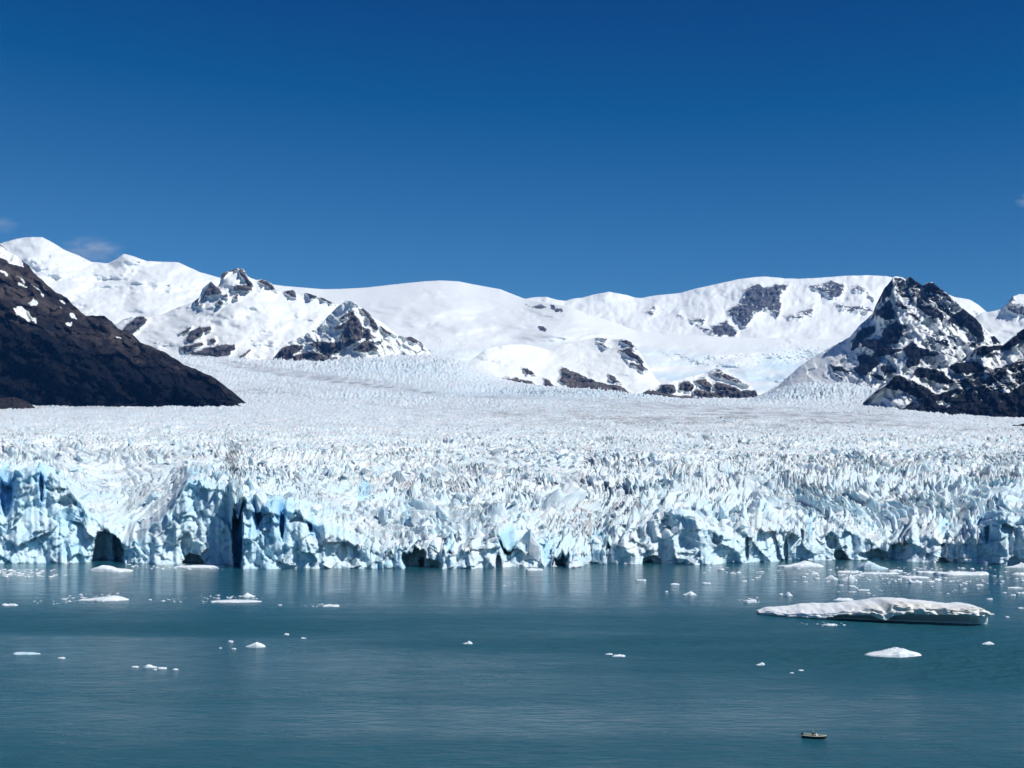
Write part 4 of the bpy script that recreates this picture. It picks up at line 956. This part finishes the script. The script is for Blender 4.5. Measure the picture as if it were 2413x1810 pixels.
def build_boat():
    D = water_D(1740)
    x, _, _ = P(1919, 1740, D)
    root = empty('motor_boat', (x, D, 0), R(-22))
    tag(root, 'small dark motor boat with cream gunwale and one passenger on the open lake', 'boat')
    dark = mat_plain('dark_hull_paint', (0.018, 0.022, 0.028), 0.35)
    cream = mat_plain('cream_rubber', (0.74, 0.68, 0.48), 0.6)
    white = mat_plain('white_gelcoat', (0.80, 0.82, 0.82), 0.3)
    black = mat_plain('black_cowling', (0.012, 0.014, 0.02), 0.3)
    wood = mat_plain('grey_floorboards', (0.10, 0.095, 0.085), 0.7)
    xs = [-2.6, -2.0, -1.0, 0, 1.0, 1.8, 2.35, 2.75]
    bw = [0.80, 0.86, 0.90, 0.90, 0.82, 0.62, 0.34, 0.03]
    gz = [0.66, 0.62, 0.60, 0.60, 0.64, 0.70, 0.76, 0.80]
    kz = [-0.15, -0.2, -0.22, -0.22, -0.2, -0.12, 0.1, 0.5]
    st = [[(xx, -b_, g), (xx, -b_ * 0.92, g * 0.45), (xx, -b_ * 0.6, k * 0.6), (xx, 0, k), (xx, b_ * 0.6, k * 0.6), (xx, b_ * 0.92, g * 0.45), (xx, b_, g)] for xx, b_, g, k in zip(xs, bw, gz, kz)]
    hull = obj('hull', loft(st), dark, root, True)
    bm = bmesh.new(); bm.faces.new([bm.verts.new(p) for p in st[0]]); obj('transom', bm, dark, hull)
    for sgn in (-1, 1):
        obj('gunwale', tube([(xx, sgn * b_, g + 0.04) for xx, b_, g in zip(xs, bw, gz)], 0.10), cream, root, True)
    bm = loft([[(xx, -b_ * 0.85, 0.12), (xx, b_ * 0.85, 0.12)] for xx, b_ in zip(xs[:-1], bw)]); obj('floor', bm, wood, root)
    for xx in (-1.3, 0.9):
        bm = bmesh.new(); bmesh.ops.create_cube(bm, size=1.0)
        for v in bm.verts: v.co = Vector((xx + v.co.x * 0.3, v.co.y * 1.6, 0.4 + v.co.z * 0.06))
        bmesh.ops.bevel(bm, geom=bm.edges[:], offset=0.015, segments=1, affect='EDGES')
        obj('thwart', bm, wood, root)
    # steering console with a raked white screen
    con = obj('console', loft([[(0.35 + a, -0.36, z), (0.35 + a, 0.36, z), (0.85 - c, 0.32, z), (0.85 - c, -0.32, z)] for a, c, z in ((0, 0, 0.12), (0.02, 0.05, 0.7), (0.06, 0.3, 1.0), (0.12, 0.4, 1.12))], True), white, root)
    bm = bmesh.new(); bm.faces.new([bm.verts.new(p) for p in ((0.47, -0.36, 1.121), (0.47, 0.36, 1.121), (0.45, 0.32, 1.121), (0.45, -0.32, 1.121))]); obj('console_top', bm, white, con)
    mot = obj('outboard_motor', loft([[(-2.75 + r * 0.30 * math.cos(a), r * 0.22 * math.sin(a), z) for a in [6.2832 * q / 10 for q in range(10)]] for z, r in ((0.6, 0.3), (0.66, 0.9), (0.85, 1.1), (1.05, 1.0), (1.14, 0.6), (1.16, 0.05))], True), black, root, True)
    obj('motor_leg', loft([[(-2.75 + dx * w, dy * w, z) for dx, dy in ((-0.12, -0.06), (0.12, -0.06), (0.12, 0.06), (-0.12, 0.06))] for z, w in ((0.62, 1.0), (0.1, 0.8), (-0.3, 0.9))], True), black, mot)
    # passenger, seated behind the console facing the bow
    J = {'pelvis': (-0.30, 0, 0.52, .17, .15), 'waist': (-0.32, 0, 0.72, .16, .13), 'chest': (-0.28, 0, 0.98, .20, .14), 'neck': (-0.26, 0, 1.20, .07, .07), 'head': (-0.23, 0, 1.34, .10, .11), 'crown': (-0.23, 0, 1.46, .07, .08)}
    E = [('pelvis', 'waist'), ('waist', 'chest'), ('chest', 'neck'), ('neck', 'head'), ('head', 'crown')]
    for sgn, q in ((-1, 'r'), (1, 'l')):
        J['sh' + q] = (-0.28, sgn * 0.21, 1.10, .08, .08); J['el' + q] = (-0.12, sgn * 0.27, 0.86, .06, .06); J['wr' + q] = (0.18, sgn * 0.2, 0.86, .045, .045); J['ha' + q] = (0.28, sgn * 0.18, 0.88, .04, .03)
        J['hip' + q] = (-0.26, sgn * 0.11, 0.50, .11, .11); J['kn' + q] = (0.16, sgn * 0.16, 0.52, .085, .085); J['an' + q] = (0.10, sgn * 0.16, 0.20, .06, .06); J['to' + q] = (0.26, sgn * 0.17, 0.16, .05, .045)
        E += [('chest', 'sh' + q), ('sh' + q, 'el' + q), ('el' + q, 'wr' + q), ('wr' + q, 'ha' + q), ('pelvis', 'hip' + q), ('hip' + q, 'kn' + q), ('kn' + q, 'an' + q), ('an' + q, 'to' + q)]
        for f in range(5):
            J['fa%d' % f + q] = (0.33, sgn * (0.145 + 0.018 * f), 0.885, .013, .013); J['fb%d' % f + q] = (0.365 if f else 0.33, sgn * (0.145 + 0.018 * f) - (0 if f else sgn * 0.03), 0.855, .011, .011)
            E += [('ha' + q, 'fa%d' % f + q), ('fa%d' % f + q, 'fb%d' % f + q)]
    keys = list(J)
    me = bpy.data.meshes.new('person'); me.from_pydata([J[k][:3] for k in keys], [(keys.index(a), keys.index(b_)) for a, b_ in E], [])
    po = bpy.data.objects.new('person', me); C.objects.link(po)
    sk = po.modifiers.new('skin', 'SKIN'); po.modifiers.new('sub', 'SUBSURF').levels = 1
    for k, d in zip(keys, me.skin_vertices[0].data): d.radius = J[k][3:5]; d.use_root = (k == 'pelvis')
    dg = bpy.context.evaluated_depsgraph_get(); dg.update()
    baked = bpy.data.meshes.new_from_object(po.evaluated_get(dg))
    po.modifiers.clear(); po.data = baked; baked.name = 'person'
    for m_ in (mat_plain('dark_jacket', (0.012, 0.014, 0.025), 0.8), mat_plain('skin', (0.45, 0.28, 0.20), 0.6), mat_plain('light_hat', (0.55, 0.57, 0.60), 0.8)): baked.materials.append(m_)
    for p in baked.polygons:
        c = p.center; p.use_smooth = True
        p.material_index = 2 if c.z > 1.40 else 1 if (c.z > 1.20 or c.x > 0.24 and c.z > 0.7) else 0
    po.location = root.location + Vector((0, 0, 0.0)); po.scale = (1.2, 1.2, 1.2); po.rotation_euler = root.rotation_euler
    tag(po, 'person in dark clothes and pale hat seated behind the white boat console', 'person')
build_boat()

# ------------------------------------------------------------------ clouds far behind the range
def cloud(px0, px1, py0, py1, label, dens, seed):
    D = 23500.0
    xa, _, za = P(px0, py1, D); xb, _, zb = P(px1, py0, D)
    cx, cz, rx, rz = (xa + xb) / 2, (za + zb) / 2, (xb - xa) / 2, (zb - za) / 2
    bm = bmesh.new(); bmesh.ops.create_icosphere(bm, subdivisions=3, radius=1.0)
    for v in bm.verts: v.co = Vector((v.co.x * rx, v.co.y * rx * 0.6, v.co.z * rz))
    m = bpy.data.materials.new('thin_cloud'); m.use_nodes = True
    n, l = m.node_tree.nodes, m.node_tree.links
    n.remove(n['Principled BSDF'])
    v = n.new('ShaderNodeVolumePrincipled'); v.inputs['Color'].default_value = (0.93, 0.97, 1.0, 1)
    tc = n.new('ShaderNodeTexCoord')
    g = n.new('ShaderNodeVectorMath'); g.operation = 'MULTIPLY'; g.inputs[1].default_value = (1 / rx, 1 / (rx * 0.6), 1 / rz); l.new(tc.outputs['Object'], g.inputs[0])
    ln = n.new('ShaderNodeVectorMath'); ln.operation = 'LENGTH'; l.new(g.outputs[0], ln.inputs[0])
    fall = ramp(n, l, math_n(n, l, 'SUBTRACT', 1.0, ln.outputs['Value']), 0.0, 0.7)
    ns = ramp(n, l, noise(n, l, 0.006, 4, 0.6, stretch=(0.6, 1, 1.5)), 0.38, 0.68)
    l.new(math_n(n, l, 'MULTIPLY', math_n(n, l, 'MULTIPLY', fall, ns), dens), v.inputs['Density'])
    l.new(v.outputs[0], n['Material Output'].inputs['Volume'])
    o = obj('cloud', bm, m)
    o.location = (cx, D, cz)
    tag(o, label, 'cloud', 'thin clouds low over the mountains')
cloud(125, 305, 552, 628, 'thin wispy cloud behind the saddle of the far left snow mountain', 0.0026, 1)
cloud(-70, 55, 505, 555, 'faint cloud behind the left snow summit at the picture edge', 0.0018, 2)
cloud(2385, 2470, 448, 496, 'small faint cloud alone in the blue sky at the right edge', 0.0032, 3)

# ------------------------------------------------------------------ air
def build_haze():
    m = bpy.data.materials.new('thin_mountain_air')
    m.use_nodes = True
    n, l = m.node_tree.nodes, m.node_tree.links
    n.remove(n['Principled BSDF'])
    v = n.new('ShaderNodeVolumePrincipled')
    v.inputs['Color'].default_value = (0.09, 0.36, 1.0, 1)
    v.inputs['Density'].default_value = 1.05e-5
    l.new(v.outputs[0], n['Material Output'].inputs['Volume'])
    bm = bmesh.new()
    bmesh.ops.create_cube(bm, size=1.0)
    lo, hi = Vector((-9500, -3000, -6)), Vector((9500, 19500, 3300))
    for q in bm.verts:
        q.co = Vector([lo[k] if q.co[k] < 0 else hi[k] for k in range(3)])
    tag(obj('haze', bm, m), 'thin blue mountain air over the lake and glacier', kind='stuff')
build_haze()
